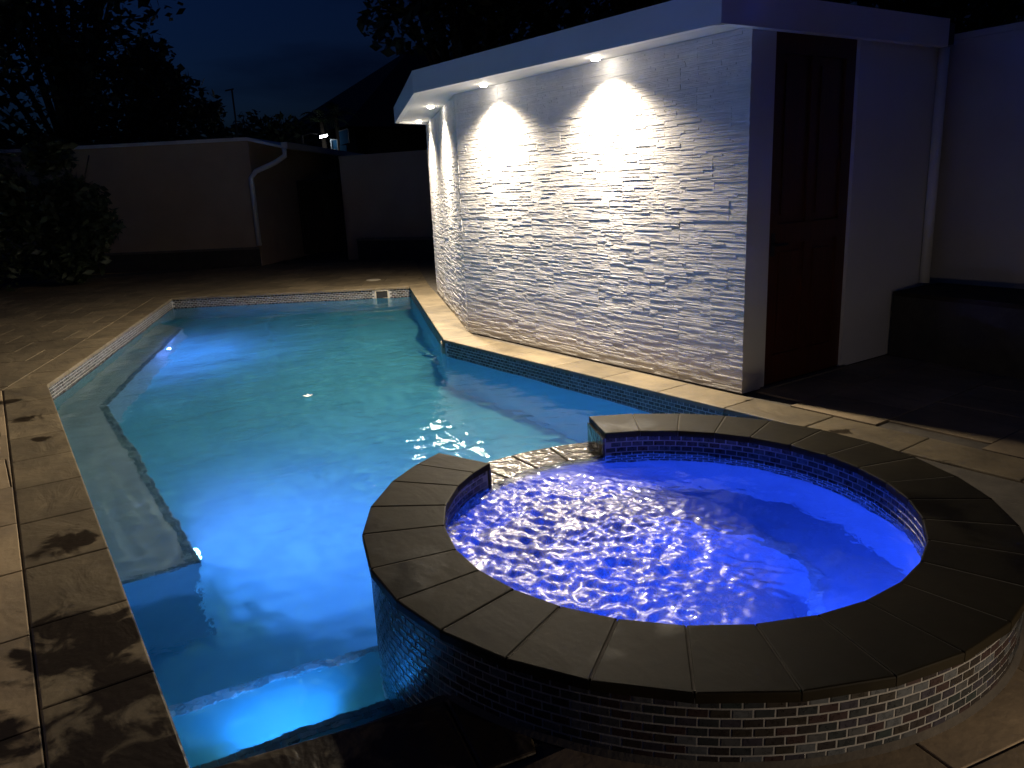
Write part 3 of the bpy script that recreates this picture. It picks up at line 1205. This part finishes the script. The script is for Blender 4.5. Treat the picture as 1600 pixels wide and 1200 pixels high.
def pool_lamp(loc, n, label, energy, color, r=0.075, caustic=False, cone=None, aim=None):
    t = thing('underwater_light', label, 'pool light', loc, 'underwater lights')
    n = Vector(n).normalized()
    mb = MB()
    disc(mb, loc, n, r, 0.018)
    keep(mb.build('bezel', M['whiteplastic']), t)
    mb = MB()
    disc(mb, Vector(loc) + n * 0.0185, n, r * 0.72, 0.008)
    keep(mb.build('lens', M['lens_pool']), t)
    if cone:
        lamp('SPOT', 'led', Vector(loc) + n * 0.044, energy, color, 0.014, Vector(aim) if aim else n + Vector((0, 0, -0.35)), cone, 1.0, parent=t, caustic=caustic)
    else:
        lamp('POINT', 'led', Vector(loc) + n * 0.044, energy, color, 0.014, parent=t, caustic=caustic)
    return t


pool_lamp((1.76, 10.40, -0.78), (0.933, -0.359, 0), 'small round light shining at the far end of the underwater bench', POOL_LED * 0.6, C_POOL)
pool_lamp((0.70, 4.35, -0.80), (1, 0.0, 0), 'round light on the bench front near its square end, seen as a glow', POOL_LED * 2.0, C_POOL, cone=R(179.5), aim=(1.0, 0.25, 0.05))
d = (Vector(s1[1]) - Vector(s1[0])).normalized()
q = Vector(s1[0]).lerp(Vector(s1[1]), 0.38)
pool_lamp((q.x, q.y, -0.53), (-d.y, d.x, 0), 'round light under the first entry step, a cyan glow', POOL_LED * 0.26, (0.05, 0.26, 1.0), cone=R(105))
pool_lamp(sp(0.935, 238, -0.18), (-math.cos(R(238)), -math.sin(R(238)), -0.2), 'round light inside the near wall of the spa', SPA_LED, C_SPA, caustic=True)

# ================================================================== pool house
house = thing('pool_house', 'white flat roofed pool house clad in stacked ledgestone with lit eaves', 'pool house', (5.0, 6.0, 0))
A_, B_, C_ = (4.306, 3.488), (4.231, 7.095), (5.69, 10.40)
SOF = 2.42
OA, OB, OC, OD = (3.955, 3.44), (3.69, 6.92), (4.97, 9.93), (5.62, 10.16)
TOP = 2.60


def house_part(mb, name, mat, smooth=False, stuff=False, parent=None):
    o = mb.build(name, mat, None, smooth, stuff)
    keep(o, house)
    return receiver(o)


mb = MB()
BK = (6.62, 9.6)
pts = [A_, (6.62, 3.488), (6.62, 10.9), C_, B_]
for i in range(len(pts)):
    a, b = pts[i], pts[(i + 1) % len(pts)]
    if i == 0:
        # side wall with the door opening
        for x0, x1 in ((A_[0], 4.545), (5.49, 6.62)):
            mb.quad((x0, 3.488, 0), (x1, 3.488, 0), (x1, 3.488, SOF), (x0, 3.488, SOF))
        mb.quad((4.545, 3.488, 0), (4.545, 3.56, 0), (4.545, 3.56, SOF), (4.545, 3.488, SOF))
        mb.quad((5.49, 3.56, 0), (5.49, 3.488, 0), (5.49, 3.488, SOF), (5.49, 3.56, SOF))
    else:
        mb.quad((*a, 0), (*b, 0), (*b, SOF), (*a, SOF))
house_part(mb, 'wall', M['white'])

# soffit, fascia, roof
mb = MB()
mb.add([(x, y, SOF) for x, y in (OA, (6.47, 3.40), (6.47, 10.9), OD, OC, OB)], [(5, 4, 3, 2, 1, 0)])
house_part(mb, 'soffit', M['soffit'])
mb = MB()
fas = [(6.47, 3.385), OA, OB, OC, OD]
fo = []
for i, q in enumerate(fas):
    fo.append(Vector(q))
for i in range(len(fas) - 1):
    a, b = Vector(fas[i]), Vector(fas[i + 1])
    u = (b - a).normalized()
    n = Vector((u.y, -u.x))
    if i == 0:
        n = Vector((u.y, -u.x))
    cen = Vector((5.6, 7.0))
    if n.dot((a + b) / 2 - cen) < 0:
        n = -n
    e = 0.012
    mb.obox((*(a - n * 0.05 - u * 0.0), SOF - 0.022), (u.x, u.y, 0), (0, 0, 1), (n.x, n.y, 0), (b - a).length + (0.012 if i < 3 else 0), TOP - SOF + 0.02 + i * 0.0004, 0.05 + 0.01)
house_part(mb, 'fascia', M['trim'])
mb = MB()
inner = [Vector(OA), Vector(OB), Vector(OC), Vector(OD)]
for i in range(3):
    a, b = inner[i], inner[i + 1]
    u = (b - a).normalized()
    n = Vector((-u.y, u.x))
    if n.dot(Vector((5.6, 7.0)) - (a + b) / 2) < 0:
        n = -n
    p = a + n * 0.058
    mb.obox((p.x, p.y, SOF - 0.007 - 0.0005 * i), (u.x, u.y, 0), (0, 0, 1), (n.x, n.y, 0), (b - a).length - 0.02, 0.0065, 0.028)
house_part(mb, 'soffit_bead', M['soffit'])
mb = MB()
mb.prism([(4.02, 3.46), (6.64, 3.42), (6.64, 10.88), (5.66, 10.14), (5.0, 9.9), (3.75, 6.9)], SOF + 0.01, TOP - 0.015, 0)
house_part(mb, 'roof_slab', M['darkstone'])

# door with rails and panels
mb = MB()
y0, y1 = 3.515, 3.56
for x0, x1, z0, z1 in ((4.548, 4.66, 0.01, 2.415), (5.375, 5.487, 0.01, 2.415), (4.66, 5.375, 0.01, 0.22), (4.66, 5.375, 1.02, 1.16), (4.66, 5.375, 2.28, 2.415),
                       (4.98, 5.055, 0.22, 1.02), (4.98, 5.055, 1.16, 2.28)):
    mb.box(x0, x1, y0, y1, z0, z1)
door = house_part(mb, 'door', M['door'])
for x0, x1, z0, z1 in ((4.66, 4.98, 0.22, 1.02), (5.055, 5.375, 0.22, 1.02), (4.66, 4.98, 1.16, 2.28), (5.055, 5.375, 1.16, 2.28)):
    mb = MB()
    mb.obox((x0, 3.555, z0), (1, 0, 0), (0, 0, 1), (0, -1, 0), x1 - x0, z1 - z0, 0.02)
    mb.obox((x0 + 0.05, 3.535, z0 + 0.06), (1, 0, 0), (0, 0, 1), (0, -1, 0), x1 - x0 - 0.10, z1 - z0 - 0.12, 0.012)
    o = mb.build('door_panel', M['door'])
    o.parent = door
mb = MB()
mb.tube([(4.615, 3.515, 1.02), (4.615, 3.47, 1.02), (4.72, 3.468, 1.02)], 0.009, 8)
mb.obox((4.595, 3.514, 0.94), (1, 0, 0), (0, 0, 1), (0, -1, 0), 0.04, 0.16, 0.006)
o = mb.build('handle', M['metal'])
o.parent = door
mb = MB()
mb.box(4.50, 5.52, 3.44, 3.487, 0.0, 0.012)
house_part(mb, 'threshold', M['capstone'])

# downpipe on the side wall
mb = MB()
mb.tube([(6.545, 3.44, SOF - 0.02), (6.545, 3.44, 0.56)], 0.04, 12)
house_part(mb, 'downpipe', M['trim'], True)

# stacked ledgestone: panels of 0.60 x 0.15 m, each of thin strips in several lengths
stone_list = []
for (a, b, lim) in ((A_, B_, 0), (B_, C_, 1)):
    a, b = Vector(a), Vector(b)
    u = (b - a).normalized()
    n = Vector((-u.y, u.x))
    L_ = (b - a).length
    band = 0
    z = 0.004
    while z < SOF - 0.01:
        bh = min(0.15, SOF - 0.002 - z)
        x = -random.choice((0.0, 0.15, 0.3, 0.45))
        while x < L_:
            x0p, x1p = max(0.0, x), min(L_, x + 0.60)
            x += 0.60
            if x1p - x0p < 0.02:
                continue
            zz = z
            base_d = random.uniform(0.0, 0.0022)
            while zz < z + bh - 0.004:
                h = min(random.choice((0.009, 0.010, 0.012, 0.014, 0.017, 0.021)), z + bh - zz)
                if z + bh - zz - h < 0.008:
                    h = z + bh - zz
                xx = x0p
                while xx < x1p - 0.005:
                    l = min(random.uniform(0.07, 0.34), x1p - xx)
                    if x1p - xx - l < 0.05:
                        l = x1p - xx
                    d = base_d + random.choice((0.0024, 0.003, 0.0036, 0.0043, 0.005, 0.006))
                    stone_list.append((a + u * xx, u, n, zz, l - 0.0015, h - 0.0012, d, lim))
                    xx += l
                zz += h
        z += bh
        band += 1


def stone_verts(p, u, n, z, l, h, d):
    """rough split face: 4 x 3 jittered grid and four sides"""
    nx, nz = (5, 3) if l > 0.12 else (4, 3)
    vs, fs = [], []
    for j in range(nz):
        for i in range(nx):
            s, t = i / (nx - 1), j / (nz - 1)
            edge = i in (0, nx - 1) or j in (0, nz - 1)
            dd = d + (random.uniform(-0.0009, 0.0003) if edge else random.uniform(-0.0006, 0.0010))
            jx = 0 if i in (0, nx - 1) else random.uniform(-0.2, 0.2) * l / nx
            q = p + u * (s * l + jx) + n * max(0.002, dd)
            vs.append((q.x, q.y, z + t * h))
    for j in range(nz - 1):
        for i in range(nx - 1):
            k = j * nx + i
            fs.append((k, k + nx, k + nx + 1, k + 1))
    o = len(vs)
    ring = [i for i in range(nx)] + [nx * (j + 1) - 1 for j in range(1, nz)] + [nx * nz - 1 - i for i in range(1, nx)] + [nx * (nz - 1 - j) for j in range(1, nz - 1)]
    for k in ring:
        x_, y_, z_ = vs[k]
        t = (Vector((x_, y_)) - p).dot(n)
        vs.append((x_ - n.x * t, y_ - n.y * t, z_))
    for i in range(len(ring)):
        j = (i + 1) % len(ring)
        fs.append((ring[i], ring[j], o + j, o + i))
    return vs, fs


def stone_size(s):
    c = s[0] + s[1] * (s[4] / 2)
    return s[4] * s[5] / ((c.x ** 2 + c.y ** 2 + (s[3] - 1.5) ** 2))


order = sorted(range(len(stone_list)), key=lambda i: -stone_size(stone_list[i]))
rest = MB()
for rank, i in enumerate(order):
    p, u, n, z, l, h, d, _l = stone_list[i]
    vs, fs = stone_verts(p, u, n, z, l, h, d)
    if rank < 300:
        mb = MB()
        mb.add(vs, fs)
        house_part(mb, 'stone', M['ledge'])
    else:
        rest.add(vs, fs)
house_part(rest, 'stone_cladding', M['ledge'], stuff=True)

# recessed downlights in the soffit
def downlight(x, y, nrm, label):
    t = thing('recessed_downlight', label, 'downlight', (x, y, SOF), 'recessed downlights in the soffit')
    mb = MB()
    seg = 24
    vs, fs = [], []
    for rr, zz in ((0.036, -0.001), (0.050, -0.004), (0.054, -0.0005)):
        for i in range(seg):
            w = 2 * math.pi * i / seg
            vs.append((x + rr * math.cos(w), y + rr * math.sin(w), SOF + zz))
    for k in range(2):
        for i in range(seg):
            j = (i + 1) % seg
            fs.append((k * seg + i, (k + 1) * seg + i, (k + 1) * seg + j, k * seg + j))
    mb.add(vs, fs)
    keep(mb.build('bezel', M['trim']), t)
    mb = MB()
    disc(mb, (x, y, SOF - 0.0015), (0, 0, -1), 0.034, 0.022)
    keep(mb.build('lens', M['lens_down']), t)
    lamp('SPOT', 'lamp', (x, y, SOF - 0.062), DOWN_SPOT, C_DOWN, 0.035, (-nrm.x * 0.30, -nrm.y * 0.30, -1), R(36), 1.0, parent=t, caustic=True)
    lamp('SPOT', 'lamp_spill', (x, y, SOF - 0.085), DOWN_SPILL, C_DOWN, 0.06, (nrm.x * 0.34, nrm.y * 0.34, -1), R(146), 1.0, parent=t, caustic=True)


nF = Vector((-(Vector(B_) - Vector(A_)).normalized().y, (Vector(B_) - Vector(A_)).normalized().x))
for yy, lab in ((4.80, 'downlight making the bright scallop nearest the door'), (6.33, 'downlight making the scallop beside the bend in the stone wall')):
    q = Vector(A_).lerp(Vector(B_), (yy - A_[1]) / (B_[1] - A_[1])) + nF * 0.16
    downlight(q.x, q.y, nF, lab)
uC = (Vector(C_) - Vector(B_)).normalized()
nC = Vector((-uC.y, uC.x))
for yy, lab in ((8.05, 'downlight over the angled stone wall, first past the bend'), (9.75, 'downlight over the far end of the angled stone wall')):
    q = Vector(B_).lerp(Vector(C_), (yy - B_[1]) / (C_[1] - B_[1])) + nC * 0.15
    downlight(q.x, q.y, nC, lab)

# ================================================================== planters and yard walls
def planter(name, label, pts, z1, cap=0.05):
    """pts: ccw rectangle corners"""
    t = thing(name, label, 'planter', (pts[0][0], pts[0][1], 0))
    mb = MB()
    mb.prism(pts, -0.02, z1 - cap, 0)
    keep(receiver(mb.build('wall', M['darkstone'])), t)
    u = (Vector(pts[1]) - Vector(pts[0]))
    n_c = max(2, int(u.length / 0.6))
    v = Vector(pts[3]) - Vector(pts[0])
    vn = v.normalized()
    un = u.normalized()
    for i in range(n_c):
        a = Vector(pts[0]) + u * (i / n_c) + un * 0.002 - vn * 0.02
        b = Vector(pts[0]) + u * ((i + 1) / n_c) - un * 0.002 - vn * 0.02
        w = min(0.25, v.length * 0.5)
        mb = MB()
        mb.prism([tuple(a), tuple(b), tuple(b + vn * w), tuple(a + vn * w)], z1 - cap, z1, 0.006)
        keep(receiver(mb.build('cap_stone', M['capstone'])), t)
    if v.length > 0.3:
        mb = MB()
        a, b = Vector(pts[0]) + vn * 0.24, Vector(pts[1]) + vn * 0.24
        mb.prism([tuple(a), tuple(b), tuple(pts[2]), tuple(pts[3])], z1 - cap, z1 - 0.015, 0)
        keep(mb.build('soil', M['soil']), t)
    return t


planter('raised_planter', 'dark raised planter with stone cap right of the pool house door', [(5.72, -0.6), (6.62, -0.6), (6.99, 3.46), (6.115, 3.46)][::1], 0.545)
planter('raised_planter', 'low dark planter behind the far end of the pool', [(7.37, 17.19), (9.0, 14.3), (9.4, 14.55), (7.75, 17.42)], 0.487)
planter('raised_planter', 'dark low bed along the foot of the cream house at left', [(-3.0, 24.4), (5.30, 17.96), (5.62, 18.36), (-2.7, 24.8)], 0.43)


def yard_wall(name, label, a, b, h, mat, th=0.18):
    a, b = Vector(a), Vector(b)
    u = (b - a).normalized()
    n = Vector((-u.y, u.x))
    t = thing(name, label, 'wall', (a.x, a.y, 0))
    mb = MB()
    mb.obox((a.x, a.y, -0.05), (u.x, u.y, 0), (0, 0, 1), (n.x, n.y, 0), (b - a).length, h - 0.02 + 0.05, th)
    keep(receiver(mb.build('render_face', mat)), t)
    mb = MB()
    p = a - n * 0.015
    mb.obox((p.x, p.y, h - 0.02), (u.x, u.y, 0), (0, 0, 1), (n.x, n.y, 0), (b - a).length, 0.05, th + 0.03)
    keep(mb.build('coping', mat), t)
    return t


yard_wall('boundary_wall', 'plain grey boundary wall at right behind the dark planter', (6.99, 9.0), (6.6, -3.5), 2.50, M['greywall'])
bw = bpy.context.scene.objects[-1]
yard_wall('boundary_wall', 'dim cream boundary wall behind the far planter', (11.0, 12.1), (7.55, 17.95), 2.34, M['cream'])

# dark timber fence closing the gap between the house and the far wall
fence = thing('timber_fence', 'dark timber fence in the gap left of the far boundary wall', 'fence', (5.6, 19.5, 0))
a, b = Vector((5.3, 21.5)), Vector((9.2, 19.2))
u = (b - a).normalized()
n = Vector((-u.y, u.x))
k = int((b - a).length / 0.15)
for i in range(k):
    q = a + u * (i * 0.15)
    mb = MB()
    mb.obox((q.x, q.y, 0), (u.x, u.y, 0), (0, 0, 1), (n.x, n.y, 0), 0.142, 1.9 + random.uniform(-0.01, 0.01), 0.025)
    keep(mb.build('board', M['fence']), fence)

# ================================================================== cream house at far left
nb = thing('neighbouring_house', 'dim cream house with white eave and downpipe beyond the pool, at left', 'house', (5.26, 18.0, 0))
a, b = Vector((-4.0, 25.2)), Vector((5.36, 17.99))
u = (b - a).normalized()
n = Vector((-u.y, u.x))
H1 = 2.74
mb = MB()
mb.obox((*a, -0.05), (u.x, u.y, 0), (0, 0, 1), (n.x, n.y, 0), (b - a).length, H1 + 0.05, 7.0)
keep(receiver(mb.build('wall', M['cream'])), nb)
mb = MB()
e0 = a - u * 0.2 - n * 0.06
LL = (b - a).length + 0.2
mb.obox((e0.x, e0.y, H1 + 0.001), (u.x, u.y, 0), (0, 0, 1), (n.x, n.y, 0), LL, 0.07, 7.3)
pe = e0 + u * LL
mb.add([(*pe, H1 + 0.001), (*(pe + n * 7.3), H1 + 0.001), (*(pe + u * 0.75 + n * 7.3), H1 - 0.19), (*(pe + u * 0.75), H1 - 0.19),
        (*pe, H1 + 0.071), (*(pe + n * 7.3), H1 + 0.071), (*(pe + u * 0.75 + n * 7.3), H1 - 0.14), (*(pe + u * 0.75), H1 - 0.14)],
       [(0, 1, 2, 3), (7, 6, 5, 4), (0, 3, 7, 4), (3, 2, 6, 7), (2, 1, 5, 6)])
roof = mb.build('roof', M['trim'])
keep(roof, nb)
mb = MB()
ge = pe + u * 0.76
mb.obox((ge.x, ge.y, H1 - 0.20), (u.x, u.y, 0), (0, 0, 1), (n.x, n.y, 0), 0.14, 0.13, 7.3)
keep(mb.build('gutter', M['trim']), nb)
mb = MB()
g0 = ge + u * 0.07 - n * 0.03
c0 = b + u * 0.0 - n * 0.06
mb.tube([(g0.x, g0.y, H1 - 0.20), (g0.x, g0.y, H1 - 0.36), (*(g0.lerp(c0, 0.3)), H1 - 0.50), (*(g0.lerp(c0, 0.85)), H1 - 0.66), (c0.x, c0.y, H1 - 0.80), (c0.x, c0.y, 0.46)], 0.055, 10)
keep(mb.build('downpipe', M['trim'], None, True), nb)

# ================================================================== trees, far roofs, sign
def leaf_cloud(mb, clumps, n, size):
    for _ in range(n):
        c, r3 = random.choice(clumps)
        d = Vector((random.gauss(0, 1), random.gauss(0, 1), random.gauss(0, 1)))
        d = d.normalized() * (random.random() ** 0.4)
        p = Vector(c) + Vector((d.x * r3[0], d.y * r3[1], d.z * r3[2]))
        a = Vector((random.gauss(0, 1), random.gauss(0, 1), random.gauss(0, 0.7))).normalized()
        b = a.orthogonal().normalized()
        b = (b * math.cos(1.3 * random.random()) + a.cross(b) * math.sin(1.3 * random.random()))
        s = size * random.uniform(0.6, 1.4)
        mb.add([p - a * s, p + b * s * 0.45, p + a * s, p - b * s * 0.45], [(0, 1, 2, 3)])


def tree(x, y, h, w, label, n=2200, leaf=0.16, mat='leaf', clumps=10, trunk_h=0.35, zmin=2.2, group='dark trees beyond the yard'):
    t = thing('tree', label, 'tree', (x, y, 0), group)
    mb = MB()
    th = h * trunk_h
    mb.tube([(x, y, -0.1), (x + 0.05, y, th * 0.5), (x, y + 0.05, th), (x + 0.1, y, h * 0.75)], [h * 0.028, h * 0.022, h * 0.017, h * 0.006], 8)
    cl = []
    for _ in range(clumps):
        a = random.uniform(0, 6.28)
        rr = w * 0.5 * math.sqrt(random.random()) * 0.8
        zc = random.uniform(min(zmin, h * 0.45), h * 0.92)
        k = 1.0 - 0.5 * abs((zc - h * 0.45) / (h * 0.5))
        c = (x + rr * k * math.cos(a), y + rr * k * math.sin(a), zc)
        s = w * random.uniform(0.13, 0.22)
        cl.append((c, (s, s, s * 0.8)))
        mb.tube([(x, y, th * 0.8), ((x + c[0]) / 2, (y + c[1]) / 2, (th + c[2]) / 2), c], [h * 0.01, h * 0.006, h * 0.003], 5)
    keep(mb.build('trunk', M['bark'], None, True), t)
    mb = MB()
    leaf_cloud(mb, cl, n, leaf)
    keep(mb.build('crown', M[mat]), t)
    return t


def polar(az, dist):
    return dist * math.sin(R(az)), dist * math.cos(R(az))


for az, dist, h, w, lab, n, leaf in ((-3.0, 24, 12.5, 9.0, 'towering tree added to darken the far left of the yard', 9000, 0.15),  # this tree and the next are added to blacken the upper left
                                     (6.0, 25, 10.5, 8.0, 'large tree added behind the cream house, also to darken the left', 9000, 0.15),
                                     (11.6, 28, 7.0, 3.6, 'dark tree dropping to the left of the thin mast, above the cream roof', 2600, 0.15),
                                     (14.2, 29, 5.3, 1.9, 'slim dark tree just left of the thin mast', 1500, 0.12),
                                     (17.6, 33, 4.7, 4.4, 'low dark tree right of the thin mast', 2500, 0.14),
                                     (19.8, 34, 5.1, 3.8, 'rounded dark tree in the middle of the skyline', 2600, 0.14),
                                     (21.8, 38, 4.9, 5.0, 'low dark tree behind the two small palms', 2600, 0.14)):
    x, y = polar(az, dist)
    tree(x, y, h, w, lab, n, leaf, 'leaf', 34 if n > 3000 else 16, 0.25)
for az, dist, h, w, lab in ((31.5, 19, 9.5, 7.0, 'huge dark tree above the bend of the pool house eave'),
                            (44, 17, 10, 8.0, 'huge dark tree over the middle of the pool house roof'),
                            (62, 19, 10, 8.5, 'huge dark tree above the right boundary wall')):
    x, y = polar(az, dist)
    tree(x, y, h, w, lab, 9000, 0.15, 'leaf_olive', 26, 0.3, 5.0)


for x, y, h, w, lab in ((-0.6, 17.6, 3.4, 3.4, 'dark bushy shrub added to darken the far left, in front of the cream house'),  # added bushes that cover the wall so the left stays dark
                        (1.55, 17.9, 3.1, 2.4, 'dark bushy shrub added to darken the cream house wall, right of the larger one')):
    t = thing('shrub', lab, 'shrub', (x, y, 0), 'shrubs added to darken the left of the yard')
    mb = MB()
    cl = []
    for _ in range(5):
        a = random.uniform(0, 6.28)
        q = (x + 0.3 * w * math.cos(a), y + 0.3 * w * math.sin(a), h * random.uniform(0.5, 0.8))
        mb.tube([(x + 0.05 * math.cos(a), y + 0.05 * math.sin(a), -0.05), ((x * 2 + q[0]) / 3, (y * 2 + q[1]) / 3, q[2] * 0.5), q], [0.05, 0.035, 0.012], 6)
    keep(mb.build('stems', M['bark'], None, True), t)
    for _ in range(22):
        a = random.uniform(0, 6.28)
        rr = w * 0.36 * math.sqrt(random.random())
        s_ = w * random.uniform(0.13, 0.2)
        cl.append(((x + rr * math.cos(a), y + rr * math.sin(a), random.uniform(0.3, h - s_)), (s_, s_, s_)))
    mb = MB()
    leaf_cloud(mb, cl, 6500, 0.09)
    keep(mb.build('foliage', M['leaf']), t)


def palm(az, dist, h, label):
    x, y = polar(az, dist)
    t = thing('palm_tree', label, 'palm tree', (x, y, 0), 'small palms on the skyline')
    mb = MB()
    mb.tube([(x, y, -0.1), (x + 0.08, y, h * 0.5), (x, y, h)], [0.14, 0.1, 0.08], 8)
    keep(mb.build('trunk', M['bark'], None, True), t)
    mb = MB()
    for i in range(13):
        a = i * 2.4 + random.uniform(-0.2, 0.2)
        el = random.uniform(0.1, 1.3)
        L_ = random.uniform(0.9, 1.2)
        pts_ = []
        for s in np.linspace(0, 1, 7):
            r_ = L_ * s * math.cos(el)
            pts_.append(Vector((x + r_ * math.cos(a), y + r_ * math.sin(a), h + L_ * s * math.sin(el) - 0.55 * L_ * s * s)))
        for j in range(6):
            d = (pts_[j + 1] - pts_[j]).normalized()
            sd = d.cross(Vector((0, 0, 1))).normalized()
            for sg in (-1, 1):
                for f in (0.0, 0.5):
                    p = pts_[j].lerp(pts_[j + 1], f)
                    tip = p + sd * sg * 0.3 * (1 - j / 8) + d * 0.22 - Vector((0, 0, 0.08))
                    mb.add([p, p + d * 0.05, tip], [(0, 1, 2)])
    keep(mb.build('fronds', M['leaf']), t)


palm(21.55, 30, 4.05, 'small palm silhouette, left one of the pair beyond the sign')
palm(22.55, 31, 4.35, 'small palm silhouette, right one of the pair beyond the sign')

# hip roofed house whose dark slope rises to the pool house eave
hr = thing('hip_roofed_house', 'dark hip roofed house behind the far boundary wall', 'house', (18, 30, 0))
mb = MB()
mb.box(14.2, 33.0, 32.2, 41.0, -0.05, 4.19)
keep(mb.build('wall', M['fence']), hr)
mb = MB()
e, rz = [(13.3, 31.2), (34.0, 31.2), (34.0, 43.0), (13.3, 43.0)], 8.4
mb.add([(*q, 4.19) for q in e] + [(19.7, 37.1, rz), (27.6, 37.1, rz)], [(0, 1, 5, 4), (2, 3, 4, 5), (3, 0, 4), (1, 2, 5), (3, 2, 1, 0)])
keep(mb.build('roof', M['roof']), hr)

# mast
x, y = polar(16.0, 30)
mast = thing('antenna_mast', 'thin mast with a short crossbar on the dark skyline', 'mast', (x, y, 0))
mb = MB()
mb.tube([(x, y, 0), (x, y, 5.2)], 0.03, 6)
keep(mb.build('pole', M['metal']), mast)
mb = MB()
mb.tube([(x - 0.22, y + 0.05, 5.14), (x + 0.06, y - 0.02, 5.2)], 0.025, 6)
keep(mb.build('crossbar', M['metal']), mast)

# street lamp and blue sign beyond the wall
x, y = polar(21.55, 29)
sl = thing('street_lamp', 'small lit white street lamp beyond the far wall', 'street lamp', (x, y, 0))
mb = MB()
mb.tube([(x - 0.55, y + 0.5, 0), (x - 0.55, y + 0.5, 3.55), (x - 0.3, y + 0.3, 3.62), (x, y, 3.56)], 0.035, 8)
keep(mb.build('pole', M['metal'], None, True), sl)
mb = MB()
mb.obox((x - 0.14, y - 0.06, 3.50), (0.95, -0.2, 0.2), (0, 0, 1), (0.2, 0.95, 0), 0.3, 0.05, 0.14)
keep(mb.build('head', M['metal']), sl)
mb = MB()
mb.obox((x - 0.12, y - 0.075, 3.43), (0.95, -0.2, 0.2), (0, 0, 1), (0.2, 0.95, 0), 0.26, 0.066, 0.12)
keep(mb.build('lens', M['lens_street']), sl)
lamp('POINT', 'lamp', (x + 0.02, y - 0.12, 3.34), STREET, (0.8, 0.92, 1.0), 0.06, parent=sl)

x, y = polar(22.75, 29)
sg = thing('blue_sign', 'blue sign boards with a pale framed notice on a post', 'sign', (x, y, 0))
vx, vy = math.cos(R(22.7)), -math.sin(R(22.7))
fx, fy = -math.sin(R(22.7)), -math.cos(R(22.7))


def sbox(x0, x1, z0, z1, d0, d1, name, mat, tilt=0.0):
    mb = MB()
    mb.obox((x + vx * x0 + fx * d0, y + vy * x0 + fy * d0, z0), Vector((vx, vy, tilt)).normalized(), (0, 0, 1), (fx, fy, 0), x1 - x0, z1 - z0, d1 - d0)
    o = mb.build(name, mat)
    keep(o, sg)
    return o


sbox(0.06, 0.10, -0.05, 2.95, -0.02, 0.02, 'post', M['pale_frame'])
sbox(-0.04, 0.26, 3.17, 3.62, 0.0, 0.05, 'blue_board', M['blue_sign'], 0.25)
sbox(0.262, 0.285, 3.23, 3.70, 0.0, 0.06, 'frame_edge', M['pale_frame'])
sbox(-0.04, 0.27, 3.625, 3.65, 0.0, 0.06, 'frame_edge', M['pale_frame'], 0.25)
sbox(-0.06, 0.17, 2.88, 3.165, 0.0, 0.05, 'blue_board', M['blue_sign'])
sbox(-0.35, -0.13, 2.90, 3.36, 0.0, 0.03, 'notice_board', M['blue_sign'])
for a_, b_, c_, d_ in ((-0.36, -0.33, 2.88, 3.38), (-0.15, -0.12, 2.88, 3.38), (-0.328, -0.152, 3.35, 3.38), (-0.328, -0.152, 2.88, 2.91), (-0.27, -0.21, 2.93, 3.05)):
    sbox(a_, b_, c_, d_, 0.031, 0.05, 'pale_strip', M['pale_frame'])
sbox(-0.34, 0.22, 2.82, 2.85, -0.03, 0.03, 'bracket', M['pale_frame'])

# ================================================================== small things at the pool
lid = MB()
disc(lid, (5.727, 12.798, -0.001), (0, 0, 1), 0.13, 0.012)
tag(lid.build('skimmer_lid', M['lid']), 'small pale round lid in the dark paving past the far edge', 'lid')

u_ = (Vector(P['f0']) - Vector(P['r1'])).normalized()
n_in = Vector((-u_.y, u_.x))
q = Vector(wall_chain[1]) + u_ * 0.16 + n_in * 0.004
mb = MB()
disc(mb, (q.x, q.y, -0.125), (n_in.x, n_in.y, 0), 0.085, 0.03)
pool_part(mb, 'return_cover', M['beige'], False)

pf = MB()  # small white petal shapes resting on the water
for i in range(5):
    a = i * 1.257
    c = Vector((2.124, 6.306, WZ + 0.008))
    d = Vector((math.cos(a), math.sin(a), 0.25))
    s = Vector((-math.sin(a), math.cos(a), 0)) * 0.016
    pf.add([c, c + d * 0.022 + s, c + d * 0.046, c + d * 0.022 - s, c + Vector((0, 0, -0.004))], [(0, 1, 2, 3), (4, 3, 2, 1)])
tag(pf.build('floating_speck', M['whiteplastic']), 'tiny white blossom floating in the middle of the pool', 'speck')

# ================================================================== patio lamps behind and beside the camera
def porch(loc, label, energy, cap_up=0.10, cap_r=0.12):
    t = thing('garden_lamp_post', label, 'lamp', (loc[0], loc[1], 0), 'warm patio lamps')
    mb = MB()
    mb.tube([(loc[0], loc[1], 0), (loc[0], loc[1], loc[2] - 0.14)], 0.03, 10)
    for k in range(3):
        w = 2.1 * k + 0.4
        px_, py_ = loc[0] + 0.09 * math.cos(w), loc[1] + 0.09 * math.sin(w)
        mb.tube([(loc[0], loc[1], loc[2] - 0.16), (px_, py_, loc[2] - 0.10), (px_, py_, loc[2] + cap_up + 0.01)], 0.004, 5)
    keep(mb.build('post', M['metal'], None, True), t)
    mb = MB()
    disc(mb, (loc[0], loc[1], loc[2] + cap_up), (0, 0, 1), cap_r, 0.03)
    keep(mb.build('cap', M['metal']), t)
    mb = MB()
    disc(mb, (loc[0], loc[1], loc[2] - 0.14), (0, 0, 1), 0.05, 0.04)
    keep(mb.build('lens', M['lens_porch']), t)
    lamp('POINT', 'lamp', loc, energy, C_PORCH if cap_r < 0.2 else (1.0, 0.80, 0.58), 0.05, parent=t, caustic=cap_r < 0.2)


porch((-2.4, 5.2, 2.1), 'warm patio lamp on a post left of the pool', PORCH_A)
porch((2.08, -0.26, 0.32), 'low warm bollard lamp on the paving beside the spa, its wide cap added to shade the door', PORCH_B, 0.052, 0.26)  # oversized cap added to keep the low light off the door wall
print('pavers', paver_n, 'stones', len(stone_list))
